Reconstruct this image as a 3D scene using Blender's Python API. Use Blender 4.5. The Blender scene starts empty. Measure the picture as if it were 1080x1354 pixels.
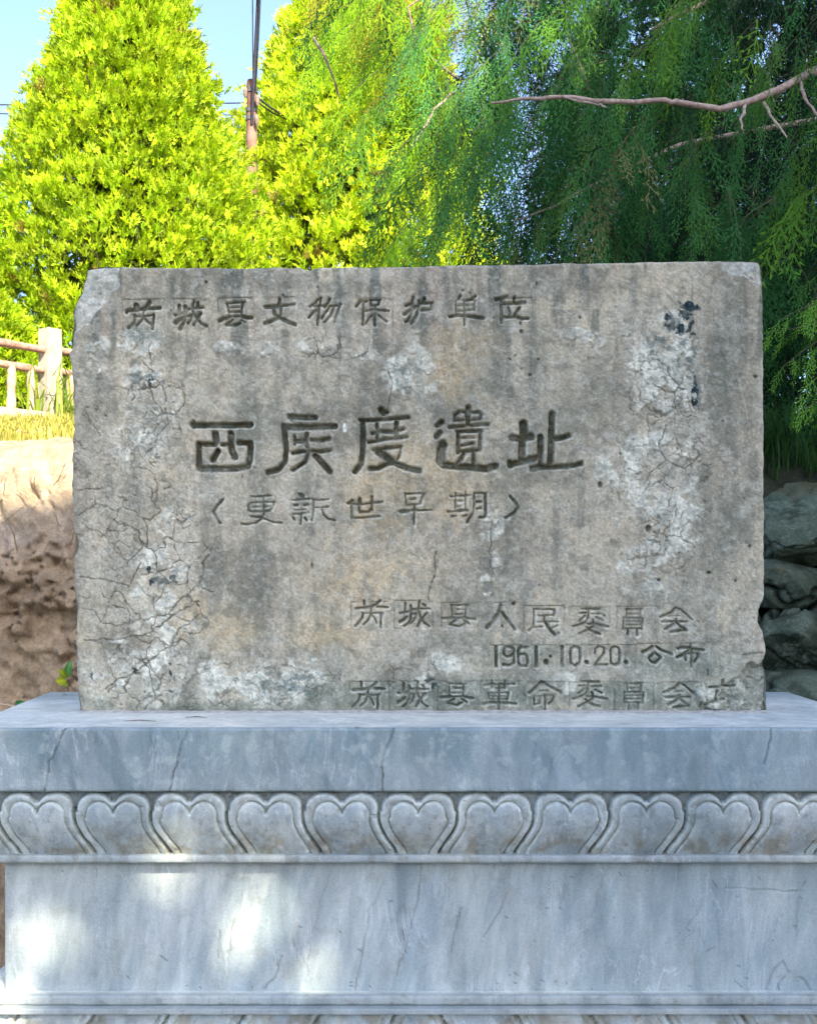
import bpy, math, random
import numpy as np
from mathutils import Vector
R = math.radians
random.seed(7)
rng = np.random.default_rng(7)
scene = bpy.context.scene
COL = scene.collection

# ---------------------------------------------------------------- camera, sky, sun, exposure
F = 1600.0                      # focal length in pixels of the 1080 wide photograph
CZ = 1.25
cam_d = bpy.data.cameras.new('camera')
cam = bpy.data.objects.new('camera', cam_d)
COL.objects.link(cam)
cam.location = (0, 0, CZ)
cam.rotation_euler = (R(90), 0, 0)
cam_d.sensor_fit = 'VERTICAL'
cam_d.sensor_height = 36.0
cam_d.lens = 36.0 * F / 1354.0
cam_d.shift_x = (540 - 510) / 1354.0
cam_d.shift_y = (740 - 677) / 1354.0
cam_d.clip_start = 0.05
cam_d.clip_end = 3000
scene.camera = cam

SUN_EL, SUN_AZ = R(38), R(22)    # azimuth: measured from straight behind the camera towards its right
sun_from = Vector((math.sin(SUN_AZ) * math.cos(SUN_EL), -math.cos(SUN_AZ) * math.cos(SUN_EL), math.sin(SUN_EL)))
world = bpy.data.worlds.new("World")
scene.world = world
world.use_nodes = True
wn = world.node_tree
bg = wn.nodes['Background']
sky = wn.nodes.new('ShaderNodeTexSky')
sky.sky_type = 'NISHITA'
sky.sun_disc = False
sky.sun_elevation = SUN_EL
sky.sun_rotation = R(180) - SUN_AZ
sky.air_density = 0.5
sky.dust_density = 1.5
sky.ozone_density = 1.0
wn.links.new(sky.outputs[0], bg.inputs[0])
bg.inputs[1].default_value = 0.13
sl = bpy.data.lights.new('sun', 'SUN')
sl.energy = 2.6
sl.angle = R(0.6)
sl.color = (1.0, 0.90, 0.72)
sun = bpy.data.objects.new('sun', sl)
COL.objects.link(sun)
sun.rotation_euler = sun_from.to_track_quat('Z', 'Y').to_euler()
sun.location = (4, -10, 12)
scene.view_settings.view_transform = 'Standard'
scene.view_settings.look = 'None'
scene.view_settings.exposure = 2.45
scene.view_settings.gamma = 1.0
scene.view_settings.use_curve_mapping = False

# ---------------------------------------------------------------- helpers
def P(px, py, d):
    """photo pixel at distance d -> world point"""
    return ((px - 510.0) * d / F, d, CZ - (py - 740.0) * d / F)

def lin(c):
    return tuple(((v / 255.0) / 12.92 if v / 255.0 <= 0.04045 else ((v / 255.0 + 0.055) / 1.055) ** 2.4) for v in c)

def _hash(ix, iy, seed):
    h = (ix.astype(np.int64) * 374761393 + iy.astype(np.int64) * 668265263 + seed * 1442695041) & 0xFFFFFFFF
    h = ((h ^ (h >> 13)) * 1274126177) & 0xFFFFFFFF
    h = h ^ (h >> 16)
    return (h & 0xFFFFFF) / float(0xFFFFFF)

def vnoise(x, y, seed=0):
    ix = np.floor(x); iy = np.floor(y)
    fx = x - ix; fy = y - iy
    fx = fx * fx * (3 - 2 * fx); fy = fy * fy * (3 - 2 * fy)
    a = _hash(ix, iy, seed); b = _hash(ix + 1, iy, seed)
    c = _hash(ix, iy + 1, seed); d = _hash(ix + 1, iy + 1, seed)
    return (a * (1 - fx) + b * fx) * (1 - fy) + (c * (1 - fx) + d * fx) * fy

def fbm(x, y, scale, octv=4, seed=0, gain=0.5):
    """0..1, mean .5; scale = size of the largest feature"""
    s = 0; amp = 1.0; tot = 0
    x = x / scale; y = y / scale
    for o in range(octv):
        s = s + amp * vnoise(x, y, seed + o * 17)
        tot += amp; amp *= gain
        x = x * 2.03 + 11.7; y = y * 2.03 + 5.3
    return s / tot

def fbm3(p, scale, octv=4, seed=0, gain=0.5):
    a = fbm(p[:, 0] + 0.7 * p[:, 2], p[:, 1] - 0.6 * p[:, 2], scale, octv, seed, gain)
    b = fbm(p[:, 1] + 0.5 * p[:, 0] + 31, p[:, 2] - 0.4 * p[:, 0], scale, octv, seed + 91, gain)
    c = fbm(p[:, 2] + 0.6 * p[:, 1] + 77, p[:, 0] - 0.5 * p[:, 1], scale, octv, seed + 53, gain)
    return (a + b + c) / 3

def voronoi_edge(x, y, scale, seed=0, jitter=0.9):
    """distance to the cell border (in input units) and a random value per cell"""
    x = x / scale; y = y / scale
    ix = np.floor(x); iy = np.floor(y)
    f1 = np.full(x.shape, 9.0); f2 = np.full(x.shape, 9.0); cid = np.zeros(x.shape)
    for dx in (-1, 0, 1):
        for dy in (-1, 0, 1):
            cx = ix + dx; cy = iy + dy
            px = cx + 0.5 + (_hash(cx, cy, seed) - 0.5) * jitter
            py = cy + 0.5 + (_hash(cx, cy, seed + 7) - 0.5) * jitter
            d = np.sqrt((px - x) ** 2 + (py - y) ** 2)
            nearer = d < f1
            f2 = np.where(nearer, f1, np.minimum(f2, d))
            cid = np.where(nearer, _hash(cx, cy, seed + 13), cid)
            f1 = np.where(nearer, d, f1)
    return (f2 - f1) * 0.5 * scale, cid

def sstep(a, b, x):
    t = np.clip((x - a) / (b - a), 0, 1)
    return t * t * (3 - 2 * t)

def seg_dist(x, y, x0, y0, x1, y1):
    dx, dy = x1 - x0, y1 - y0
    L = dx * dx + dy * dy + 1e-9
    t = np.clip(((x - x0) * dx + (y - y0) * dy) / L, 0, 1)
    return np.sqrt((x - x0 - t * dx) ** 2 + (y - y0 - t * dy) ** 2), t

def poly_dist(x, y, pts):
    d = np.full(x.shape, 1e9)
    for (a, b) in zip(pts[:-1], pts[1:]):
        d = np.minimum(d, seg_dist(x, y, a[0], a[1], b[0], b[1])[0])
    return d

def blob(x, y, cx, cy, rx, ry, wob=0.35, sc=None, seed=0, soft=0.35):
    """ragged elliptical patch mask 0..1"""
    sc = sc or max(rx, ry) * 0.6
    n = fbm(x, y, sc, 4, seed) - 0.5
    r = np.sqrt(((x - cx) / rx) ** 2 + ((y - cy) / ry) ** 2) + n * 2 * wob
    return 1 - sstep(1 - soft, 1 + soft * 0.4, r)

def link(o, parent=None):
    COL.objects.link(o)
    if parent is not None:
        o.parent = parent
    return o

def mesh_np(name, verts, faces, mat, parent=None, smooth=True, col=None):
    """faces: int array (n,4) or (n,3), or a list of such arrays"""
    me = bpy.data.meshes.new(name)
    verts = np.asarray(verts, dtype=np.float32)
    fl = faces if isinstance(faces, list) else [faces]
    fl = [np.asarray(f, dtype=np.int32) for f in fl if len(f)]
    loops = np.concatenate([f.ravel() for f in fl])
    tot = np.concatenate([np.full(len(f), f.shape[1], dtype=np.int32) for f in fl])
    start = np.concatenate([[0], np.cumsum(tot)[:-1]]).astype(np.int32)
    me.vertices.add(len(verts)); me.vertices.foreach_set('co', verts.ravel())
    me.loops.add(len(loops)); me.loops.foreach_set('vertex_index', loops)
    me.polygons.add(len(tot)); me.polygons.foreach_set('loop_start', start)
    me.polygons.foreach_set('loop_total', tot)
    me.polygons.foreach_set('use_smooth', np.full(len(tot), smooth, dtype=bool))
    me.update(calc_edges=True)
    me.validate(verbose=False)
    if col is not None:
        a = me.attributes.new('Col', 'FLOAT_COLOR', 'POINT')
        c = np.ones((len(verts), 4), dtype=np.float32); c[:, :3] = col
        a.data.foreach_set('color', c.ravel())
    me.materials.append(mat)
    o = bpy.data.objects.new(name, me)
    return link(o, parent)

def grid_faces(nx, ny, off=0):
    """nx, ny = vertex counts; index = j*nx+i"""
    i, j = np.meshgrid(np.arange(nx - 1), np.arange(ny - 1))
    a = (j * nx + i).ravel() + off
    return np.stack([a, a + nx, a + nx + 1, a + 1], 1)

def empty(name, loc=(0, 0, 0), **props):
    o = bpy.data.objects.new(name, None)
    o.location = loc
    o.empty_display_size = 0.1
    link(o)
    for k, v in props.items():
        o[k] = v
    return o

def tag(o, label=None, category=None, group=None, kind=None):
    if label: o['label'] = label
    if category: o['category'] = category
    if group: o['group'] = group
    if kind: o['kind'] = kind
    return o

def bevel_box(name, x0, x1, y0, y1, z0, z1, mat, parent=None, b=0.004, rough=0.0, seed=0, seg=2):
    import bmesh
    bm = bmesh.new()
    bmesh.ops.create_cube(bm, size=1.0)
    for v in bm.verts:
        v.co = Vector(((x0 + x1) / 2 + v.co.x * (x1 - x0), (y0 + y1) / 2 + v.co.y * (y1 - y0), (z0 + z1) / 2 + v.co.z * (z1 - z0)))
    if b > 0:
        bmesh.ops.bevel(bm, geom=list(bm.edges), offset=b, segments=seg, profile=0.6, affect='EDGES')
    me = bpy.data.meshes.new(name)
    bm.to_mesh(me); bm.free()
    me.materials.append(mat)
    for p in me.polygons: p.use_smooth = False
    o = bpy.data.objects.new(name, me)
    return link(o, parent)

def tube_arrays(pts, radii, sides=8, off=0):
    pts = [Vector(p) for p in pts]
    V, Fq = [], []
    n = len(pts)
    up = Vector((0.13, 0.21, 0.97))
    for i, p in enumerate(pts):
        t = (pts[min(i + 1, n - 1)] - pts[max(i - 1, 0)]).normalized()
        a = t.cross(up)
        if a.length < 1e-3: a = t.cross(Vector((1, 0, 0)))
        a.normalize(); b = t.cross(a)
        for k in range(sides):
            an = 2 * math.pi * k / sides
            V.append(p + (a * math.cos(an) + b * math.sin(an)) * radii[i])
    for i in range(n - 1):
        for k in range(sides):
            k2 = (k + 1) % sides
            Fq.append((off + i * sides + k, off + i * sides + k2, off + (i + 1) * sides + k2, off + (i + 1) * sides + k))
    return np.array([tuple(v) for v in V]), np.array(Fq)

class Tubes:
    def __init__(self): self.V = []; self.Fq = []; self.n = 0
    def add(self, pts, radii, sides=6):
        if not hasattr(radii, '__len__'): radii = [radii] * len(pts)
        v, f = tube_arrays(pts, radii, sides, self.n)
        self.V.append(v); self.Fq.append(f); self.n += len(v)
    def build(self, name, mat, parent=None):
        return mesh_np(name, np.concatenate(self.V), np.concatenate(self.Fq), mat, parent)

# ---------------------------------------------------------------- materials
class NT:
    def __init__(self, name):
        self.m = bpy.data.materials.new(name); self.m.use_nodes = True
        self.t = self.m.node_tree; self.n = self.t.nodes; self.b = self.n['Principled BSDF']
        self.out = self.n['Material Output']
    def node(self, ty, **kw):
        nd = self.n.new(ty)
        for k, v in kw.items():
            if k in ('operation', 'blend_type', 'data_type', 'feature', 'distance', 'noise_dimensions', 'wave_type', 'bands_direction', 'attribute_name', 'voronoi_dimensions', 'wave_profile', 'use_clamp'):
                setattr(nd, k, v)
            else:
                nd.inputs[k].default_value = v
        return nd
    def l(self, a, b): self.t.links.new(a, b)
    def ramp(self, src, stops):
        r = self.n.new('ShaderNodeValToRGB'); e = r.color_ramp.elements
        while len(e) > 1: e.remove(e[-1])
        e[0].position = stops[0][0]; e[0].color = (*stops[0][1], 1) if len(stops[0][1]) == 3 else stops[0][1]
        for p, c in stops[1:]:
            q = e.new(p); q.color = (*c, 1)
        self.l(src, r.inputs[0]); return r.outputs[0]
    def mix(self, fac, a, b, mode='MIX'):
        m = self.n.new('ShaderNodeMix'); m.data_type = 'RGBA'; m.blend_type = mode
        for s, v in ((m.inputs[0], fac), (m.inputs[6], a), (m.inputs[7], b)):
            if hasattr(v, 'is_linked') or hasattr(v, 'links'): self.l(v, s)
            elif isinstance(v, (int, float)): s.default_value = v
            else: s.default_value = (*v, 1)
        return m.outputs[2]
    def coords(self, scale=(1, 1, 1), rot=(0, 0, 0)):
        g = self.n.new('ShaderNodeNewGeometry')
        m = self.n.new('ShaderNodeMapping'); m.inputs['Scale'].default_value = scale; m.inputs['Rotation'].default_value = rot
        self.l(g.outputs['Position'], m.inputs[0]); return m.outputs[0]
    def noise(self, vec, scale, detail=4, rough=0.55, dist=0.0):
        n = self.n.new('ShaderNodeTexNoise')
        n.inputs['Scale'].default_value = scale; n.inputs['Detail'].default_value = detail
        n.inputs['Roughness'].default_value = rough; n.inputs['Distortion'].default_value = dist
        self.l(vec, n.inputs['Vector']); return n.outputs['Fac']
    def bump(self, h, strength=0.3, dist=0.005, prev=None):
        b = self.n.new('ShaderNodeBump'); b.inputs['Strength'].default_value = strength; b.inputs['Distance'].default_value = dist
        self.l(h, b.inputs['Height'])
        if prev is not None: self.l(prev, b.inputs['Normal'])
        return b.outputs[0]

def mat_col(name, rough=0.9, fine=((300, 0.3),), spec=0.3, bump=0.35, bdist=0.0015):
    """colour from the Col attribute times fine grain"""
    t = NT(name)
    a = t.node('ShaderNodeAttribute', ); a.attribute_name = 'Col'
    v = t.coords()
    n1 = t.noise(v, fine[0][0], 5, 0.65)
    g = t.ramp(n1, [(0.25, (1 - fine[0][1],) * 3), (0.75, (1 + fine[0][1],) * 3)])
    t.l(t.mix(1.0, a.outputs['Color'], g, 'MULTIPLY'), t.b.inputs['Base Color'])
    t.b.inputs['Roughness'].default_value = rough
    t.b.inputs['Specular IOR Level'].default_value = spec
    n2 = t.noise(v, fine[0][0] * 1.4, 6, 0.7)
    t.l(t.bump(n2, bump, bdist), t.b.inputs['Normal'])
    return t.m

M_STELE = mat_col('weathered_cement_stone', 0.92, ((380, 0.25),), 0.2, 0.7, 0.0020)

def mat_marble(name, attr=False):
    t = NT(name)
    v = t.coords()
    # slanting bedding: stretch noise along a direction leaning to the right
    vm = t.coords((9.0, 9.0, 2.2), (0, R(24), 0))
    vf = t.coords((34.0, 34.0, 6.0), (0, R(28), 0))
    n0 = t.noise(v, 2.6, 4, 0.55, 0.4)
    n1 = t.noise(vm, 1.0, 6, 0.62, 1.3)
    n2 = t.noise(vf, 1.0, 5, 0.6, 0.8)
    base = t.ramp(n1, [(0.28, (0.250, 0.300, 0.302)), (0.5, (0.350, 0.402, 0.400)), (0.72, (0.44, 0.488, 0.478))])
    big = t.ramp(n0, [(0.3, (0.84, 0.88, 0.92)), (0.7, (1.12, 1.08, 1.04))])
    c = t.mix(1.0, base, big, 'MULTIPLY')
    st = t.ramp(n2, [(0.3, (0.86,) * 3), (0.7, (1.12,) * 3)])
    c = t.mix(1.0, c, st, 'MULTIPLY')
    # thin pale veins
    vw = t.noise(t.coords((5, 5, 1.5), (0, R(26), 0)), 1.6, 5, 0.6, 2.2)
    vein = t.ramp(vw, [(0.485, (0, 0, 0)), (0.5, (1, 1, 1)), (0.515, (0, 0, 0))])
    msk = t.ramp(t.noise(v, 6.0, 3), [(0.5, (0, 0, 0)), (0.65, (0.45,) * 3)])
    c = t.mix(t.mix(1.0, vein, msk, 'MULTIPLY'), c, (0.66, 0.70, 0.74))
    # thin dark veins
    vw2 = t.noise(t.coords((3.5, 3.5, 1.1), (0, R(20), 0)), 2.1, 6, 0.62, 1.6)
    vein2 = t.ramp(vw2, [(0.492, (0, 0, 0)), (0.5, (1, 1, 1)), (0.508, (0, 0, 0))])
    msk2 = t.ramp(t.noise(v, 4.0, 3), [(0.48, (0, 0, 0)), (0.62, (0.5,) * 3)])
    c = t.mix(t.mix(1.0, vein2, msk2, 'MULTIPLY'), c, (0.13, 0.15, 0.17))
    grain = t.ramp(t.noise(v, 260, 5, 0.7), [(0.3, (0.86,) * 3), (0.7, (1.13,) * 3)])
    c = t.mix(1.0, c, grain, 'MULTIPLY')
    if attr:
        a = t.node('ShaderNodeAttribute'); a.attribute_name = 'Col'
        c = t.mix(1.0, c, a.outputs['Color'], 'MULTIPLY')
    t.l(c, t.b.inputs['Base Color'])
    t.b.inputs['Roughness'].default_value = 0.62
    t.b.inputs['Specular IOR Level'].default_value = 0.35
    bp = t.bump(t.noise(v, 55, 5, 0.6), 0.25, 0.003)
    t.l(t.bump(t.noise(v, 330, 4, 0.7), 0.3, 0.001, bp), t.b.inputs['Normal'])
    return t.m
M_MARBLE = mat_marble('blue_grey_marble')
M_MARBLE_A = mat_marble('blue_grey_marble_worn', True)

def mat_leaf(name, tint=(1, 1, 1), trans=0.35, rough=0.55):
    t = NT(name)
    a = t.node('ShaderNodeAttribute'); a.attribute_name = 'Col'
    c = t.mix(1.0, a.outputs['Color'], tint, 'MULTIPLY')
    t.l(c, t.b.inputs['Base Color']); t.b.inputs['Roughness'].default_value = rough
    t.b.inputs['Specular IOR Level'].default_value = 0.25
    tr = t.n.new('ShaderNodeBsdfTranslucent')
    c2 = t.mix(1.0, c, (1.15, 1.15, 0.6), 'MULTIPLY'); t.l(c2, tr.inputs[0])
    mx = t.n.new('ShaderNodeMixShader'); mx.inputs[0].default_value = trans
    t.l(t.b.outputs[0], mx.inputs[1]); t.l(tr.outputs[0], mx.inputs[2]); t.l(mx.outputs[0], t.out.inputs[0])
    return t.m
M_LEAF = mat_leaf('scale_leaf')
M_LEAF_DARK = mat_leaf('dark_scale_leaf', (1, 1, 1), 0.22, .75)
M_LEAF_DARK.node_tree.nodes['Principled BSDF'].inputs['Specular IOR Level'].default_value = .08

def mat_simple(name, c0, c1, scale=20, rough=0.85, bump=0.4, bd=0.004, det=5, stretch=(1, 1, 1), spec=0.25):
    t = NT(name)
    v = t.coords(stretch)
    n = t.noise(v, scale, det, 0.62)
    t.l(t.ramp(n, [(0.3, c0), (0.7, c1)]), t.b.inputs['Base Color'])
    t.b.inputs['Roughness'].default_value = rough
    t.b.inputs['Specular IOR Level'].default_value = spec
    t.l(t.bump(t.noise(v, scale * 2.5, 5, 0.65), bump, bd), t.b.inputs['Normal'])
    return t.m
M_BARK = mat_simple('conifer_bark', (0.10, 0.065, 0.05), (0.30, 0.22, 0.18), 60, 0.9, 0.6, 0.004)
M_BARK_PALE = mat_simple('pale_conifer_bark', (0.20, 0.13, 0.10), (0.50, 0.40, 0.34), 90, 0.9, 0.6, 0.003)
M_SOIL = mat_simple('dry_soil', (0.16, 0.10, 0.06), (0.34, 0.24, 0.15), 7, 0.95, 0.7, 0.02)
M_SOIL2 = mat_simple('trodden_ground', (.045, .042, .028), (.13, .11, .075), 3, 0.95, 0.7, 0.02)
M_CONC = mat_simple('pale_concrete', (0.30, 0.26, 0.19), (0.46, 0.41, 0.31), 18, 0.9, 0.3, 0.004)
M_WOODRAIL = mat_simple('weathered_timber_rail', (0.20, 0.11, 0.08), (0.46, 0.31, 0.24), 25, 0.85, 0.6, 0.006)
M_BALUSTER = mat_simple('tan_timber_baluster', (0.34, 0.23, 0.15), (0.55, 0.42, 0.30), 22, 0.85, 0.5, 0.005)
M_BANK = mat_col('loess_earth', 0.97, ((90, 0.32),), 0.1, 0.9, 0.006)
M_ROCK = mat_col('mossy_rock', 0.88, ((120, 0.35),), 0.25, 0.9, 0.006)
M_GRASS = mat_leaf('grass_blade', (1, 1, 1), 0.3)
M_CABLE = mat_simple('black_cable', (0.02, 0.02, 0.025), (0.04, 0.04, 0.05), 30, 0.6, 0.1, 0.001)
M_POLE = mat_simple('rusty_painted_pole', (0.09, 0.032, 0.02), (0.26, 0.15, 0.11), 6, 0.8, 0.3, 0.004)

# ---------------------------------------------------------------- carved writing: strokes read off the stone (origin, then width and points, tenths of a pixel)
GL = {}
def G(key, ox, oy, txt):
    out = []
    for s in txt.split(';'):
        s = s.split()
        if not s: continue
        w = float(s[0]) / 10
        out.append((w, [(ox + float(a.split(',')[0]) / 10, oy + float(a.split(',')[1]) / 10) for a in s[1:]]))
    GL[key] = out
G('rui1', 160, 386, "62 197,170 195,225;42 68,265 80,238 200,236 320,218 430,218 520,210;52 378,135 345,180 312,225;34 290,215 290,300;42 180,310 175,400 140,440 98,475;32 180,318 250,322 320,316 435,298;36 432,298 425,380 415,482;36 290,300 270,370 205,440;34 308,350 350,390 402,432")
G('cheng1', 160, 386, "46 768,175 765,290;38 715,305 790,284 862,262;46 848,190 845,290 830,380 778,485;52 720,405 770,368 830,330;36 870,222 940,215 1085,203;38 965,115 935,200 960,280 1000,350 1060,410 1130,450;44 1015,145 1015,185;36 850,322 930,300 920,370 880,412;40 1050,278 1010,350 960,432")
G('xian1', 284, 386, "30 150,150 260,140 390,128;30 165,150 180,230 186,320;34 370,140 355,230 345,320;24 205,205 320,200;26 205,268 320,258;30 200,322 350,316;48 58,378 130,345 200,326;46 355,320 430,335 488,336;42 228,368 150,428;40 150,425 270,440 330,410;28 350,370 400,396")
G('wen', 284, 386, "42 855,95 845,180;48 672,195 750,192 850,185;36 850,185 960,170 1055,155;42 780,235 785,290 830,320;38 880,190 870,300 840,330;50 660,412 760,375 840,330;48 850,330 950,385 1060,430")
G('wu', 405, 386, "34 150,102 110,152 42,192;34 190,80 180,175;34 100,184 190,182 260,182;36 310,92 290,142 240,197;36 160,222 90,272 30,335;38 168,180 160,300 146,432;30 300,187 420,180 460,162;36 450,160 425,230 400,300 375,395;36 360,210 320,310 236,402;34 300,210 250,280 205,347")
G('bao', 405, 386, "34 800,120 720,120 655,192;36 752,130 746,430;26 850,110 850,175;28 840,105 980,100;26 965,105 955,160;26 850,178 960,168;28 775,250 900,227;34 940,235 1085,247;34 910,195 905,440;30 865,310 830,340 785,412;30 960,310 1010,350 1062,387")
G('hu', 530, 386, "38 160,72 148,150 132,300 95,378 58,390;40 62,180 130,155;30 130,195 220,178;44 42,297 120,245 200,200;38 238,125 230,220 200,320 138,412;44 312,82 296,140;34 250,152 420,145;32 402,150 396,235;36 265,245 392,230")
G('dan', 530, 386, "40 785,52 760,92;34 985,50 930,100 870,110;26 725,120 725,275;20 725,120 830,105 985,118;28 972,120 965,240;22 750,252 960,236;20 860,182 950,176;18 750,186 820,182;28 835,110 835,440;38 642,325 760,310 850,315;42 850,315 960,328 1085,345")
G('wei', 620, 386, "40 352,102 420,78 505,52;42 430,90 425,400;42 605,62 590,140;42 478,152 600,147 740,135;36 520,200 545,260 536,320;38 670,200 630,260 602,312;40 450,330 540,327 640,330;42 640,330 720,347 778,347")
G('lb', 275, 645, "34 200,155 130,230 72,315 110,390 160,465")
G('geng', 275, 645, "28 580,118 700,115 840,102;26 735,110 735,300;25 880,185 720,190 560,200 530,240 535,300 570,315 700,312 820,305 860,250 870,200;21 590,255 840,250;30 738,340 715,400 640,460 520,485 440,475;30 560,378 640,388 700,386;28 740,410 860,455 972,465")
G('xin', 380, 645, "42 165,85 200,112;26 62,165 180,155 290,146;32 82,232 135,226;32 225,232 270,222;22 95,297 245,286;24 75,347 180,352 280,326;26 215,335 270,325;28 185,330 175,480;34 75,400 95,420;34 235,400 255,425;28 345,160 345,300 320,430;27 330,155 430,165 540,150;26 360,262 450,262 540,250;30 455,280 480,360 540,415 620,432")
G('shi', 455, 645, "40 55,205 110,172;30 110,217 230,222 370,202 510,186;34 100,200 100,400;30 100,397 240,397 470,376;52 205,152 205,200;36 195,200 195,322 330,316 350,280;36 365,115 365,290")
G('zao', 455, 645, "26 800,80 1060,75;26 800,80 825,235;26 1060,80 1020,140 1010,205;24 825,232 1010,212;28 870,155 940,146;42 742,315 850,306;28 850,300 1150,295;30 930,240 920,380 920,490")
G('qi', 590, 645, "28 60,117 320,96;28 120,75 115,270;27 255,60 250,280;24 145,177 215,173;24 140,247 190,241;32 22,316 150,307 285,296;34 75,380 125,376;30 225,376 265,361;32 370,70 365,250 350,340 270,460;28 365,72 530,72;38 510,80 520,250 520,340 500,390 440,390;34 400,187 460,182;34 400,277 450,266")
G('rb', 590, 645, "38 842,112 910,190 945,250 900,330 782,395")
G('rui', 460, 790, "34 215,45 215,95;36 420,40 380,90 300,127 102,147;30 380,125 530,130;28 310,140 300,200 270,300 205,360;26 190,206 330,210 460,205;34 200,210 190,270 150,320 97,375;32 435,215 430,395;28 315,230 360,280 378,342")
G('cheng', 460, 790, "34 760,75 750,190;30 682,205 760,197 830,182;34 830,110 830,280 800,340 745,380;38 682,325 740,292 772,260;28 850,157 950,150 1085,150;32 945,50 930,170 960,260 1010,340 1072,377;30 990,90 1022,112;27 840,222 900,215 880,290 830,350;34 1042,210 970,290 920,377")
G('xian', 580, 790, "25 165,100 270,102 390,106;25 170,100 175,270;28 360,105 350,270;19 240,162 330,160;20 210,226 320,221;25 180,272 350,271;32 42,278 140,276 200,271;32 370,276 480,290;28 230,302 140,360;30 150,360 270,386 340,350;27 330,300 400,346")
G('ren', 580, 790, "40 822,105 790,200 730,300 632,402;38 840,200 920,310 1002,420")
G('min', 695, 790, "26 100,155 250,155 390,160;26 106,155 106,380 36,442;30 385,165 370,240;25 165,242 370,236;28 250,250 240,320;25 155,326 250,319 425,320;24 105,396 215,386;42 265,340 320,430 380,490;22 420,372 340,412;24 380,490 442,470")
G('wei2', 695, 790, "32 745,150 860,152 975,155;28 705,212 800,206;27 870,216 1000,216;30 835,160 830,260 790,330 700,365 625,382;28 790,240 710,312;28 930,260 1012,302;24 810,350 900,350;32 900,350 1000,370 1085,382;32 890,300 900,380 850,410 705,482;27 800,390 850,427;36 850,430 910,462 982,482")
G('yuan', 815, 790, "23 125,155 220,160 335,150;24 130,155 130,255;24 315,160 302,290;19 165,220 282,220;22 90,270 350,275;24 92,270 86,425;27 345,280 330,420;19 120,318 320,316;19 120,365 310,361;22 90,415 320,408;28 150,430 148,495;32 270,420 268,500")
G('hui', 815, 790, "34 785,135 720,200 650,230 577,257;28 785,135 850,160 920,220 1002,292;20 680,250 830,241;30 597,320 760,318 930,320;30 790,290 785,330;34 760,350 640,420;36 800,340 850,390 920,430;34 920,430 820,440 710,457")
G('d1', 645, 846, "42 107,98 107,348;32 345,130 310,96 240,96 208,140 215,200 250,225 310,212 345,172;34 342,112 346,300 290,335 202,330;32 530,96 430,100 400,150 400,300 430,345 500,345 522,300 522,220 490,186 430,190;42 637,98 637,348;60 766,290 770,302;42 980,90 980,345")
G('d2', 745, 846, "34 150,90 100,110 90,200 95,310 150,340 210,310 220,200 215,110 150,90;52 305,295 308,300;32 415,180 415,120 470,86 540,110 535,180 480,250 412,335;30 412,335 580,325;34 680,90 630,110 625,200 630,310 680,335 735,310 745,200 735,110 680,90;50 828,295 832,300")
G('gong', 840, 846, "38 225,90 160,130 92,165;36 275,90 350,140 480,190;32 255,170 175,240 205,290 260,305 335,230 255,170")
G('bu', 840, 846, "36 572,115 630,102 730,110;30 732,55 715,112;34 740,120 820,126 900,136;36 700,140 640,195 547,232;32 662,190 666,270;28 742,150 738,350;26 660,187 830,182;32 825,185 820,240 785,282")
G('ge', 630, 892, "32 112,142 210,127 240,122;30 205,78 200,180;32 377,82 365,180;26 240,132 380,130 500,120;22 250,182 350,177;30 300,150 290,462;25 150,245 430,240;26 160,245 165,325;28 420,245 402,340;19 200,290 380,286;20 170,327 390,327;34 85,387 180,368 290,370;34 290,370 420,376 522,386")
G('ming', 690, 892, "36 257,96 190,160 97,242;36 270,96 370,160 520,240;22 230,216 350,213;24 160,290 270,286;26 160,290 160,400;22 250,290 230,380 160,400;30 305,275 305,470;25 290,275 430,275;27 425,280 400,350 350,390")
G('li', 915, 850, "42 405,497 400,570;38 232,592 400,577 590,570;44 330,642 325,720 345,770;38 192,820 250,792 340,776;30 380,762 450,752")
# the five large characters
G('XI', 250, 540, "95 60,215 58,225;78 60,222 300,222 560,222 810,216;50 60,170 62,240;95 345,340 352,430;80 380,560 310,680;90 550,340 548,440 560,560 600,640;85 130,470 128,640 130,800;70 130,470 240,475 350,470;58 430,480 540,468;75 650,455 810,455;85 808,455 805,640 770,760 640,795 400,800 150,800")
G('HOU', 350, 540, "72 330,105 500,118 670,120;40 340,110 352,165;80 255,240 400,250 660,245 925,232;75 250,240 270,400 285,560 265,700 190,800 40,845;60 555,335 545,420 560,500 580,560 540,700 370,815;66 395,430 470,435 540,425;50 395,370 392,470;62 620,415 720,425 850,400;60 365,590 480,570 600,560;58 620,560 740,570 860,550;82 660,620 760,720 860,835")
G('DU', 460, 536, "90 440,60 470,95;60 470,90 520,90;58 160,195 330,195 480,185 800,160;76 195,210 200,400 190,640 170,780 90,875;56 385,240 385,460;66 640,220 630,430;60 320,370 440,340 600,350;60 600,345 730,310;54 270,490 480,450 780,415;56 340,585 500,565 700,545;100 400,610 520,690 580,740;48 700,560 680,660 640,740;72 640,760 520,770 400,830 290,835;80 640,770 780,830 940,860")
G('YI', 565, 532, "76 540,70 530,150 540,290;52 360,240 365,160 430,120 520,120;46 360,235 480,235;46 560,235 690,220 720,160 680,125 570,135;56 290,330 500,312 810,290;64 400,385 560,375 710,380;66 405,390 405,660;62 700,385 690,620;42 450,470 640,462;50 450,570 600,540;56 400,650 560,640 690,630;62 480,670 440,760 400,810;62 610,660 610,810;66 170,270 150,290;70 190,260 130,300;74 170,400 120,450;120 205,560 180,640 170,780;92 165,790 210,830 420,850 620,860 780,880 900,840")
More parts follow.
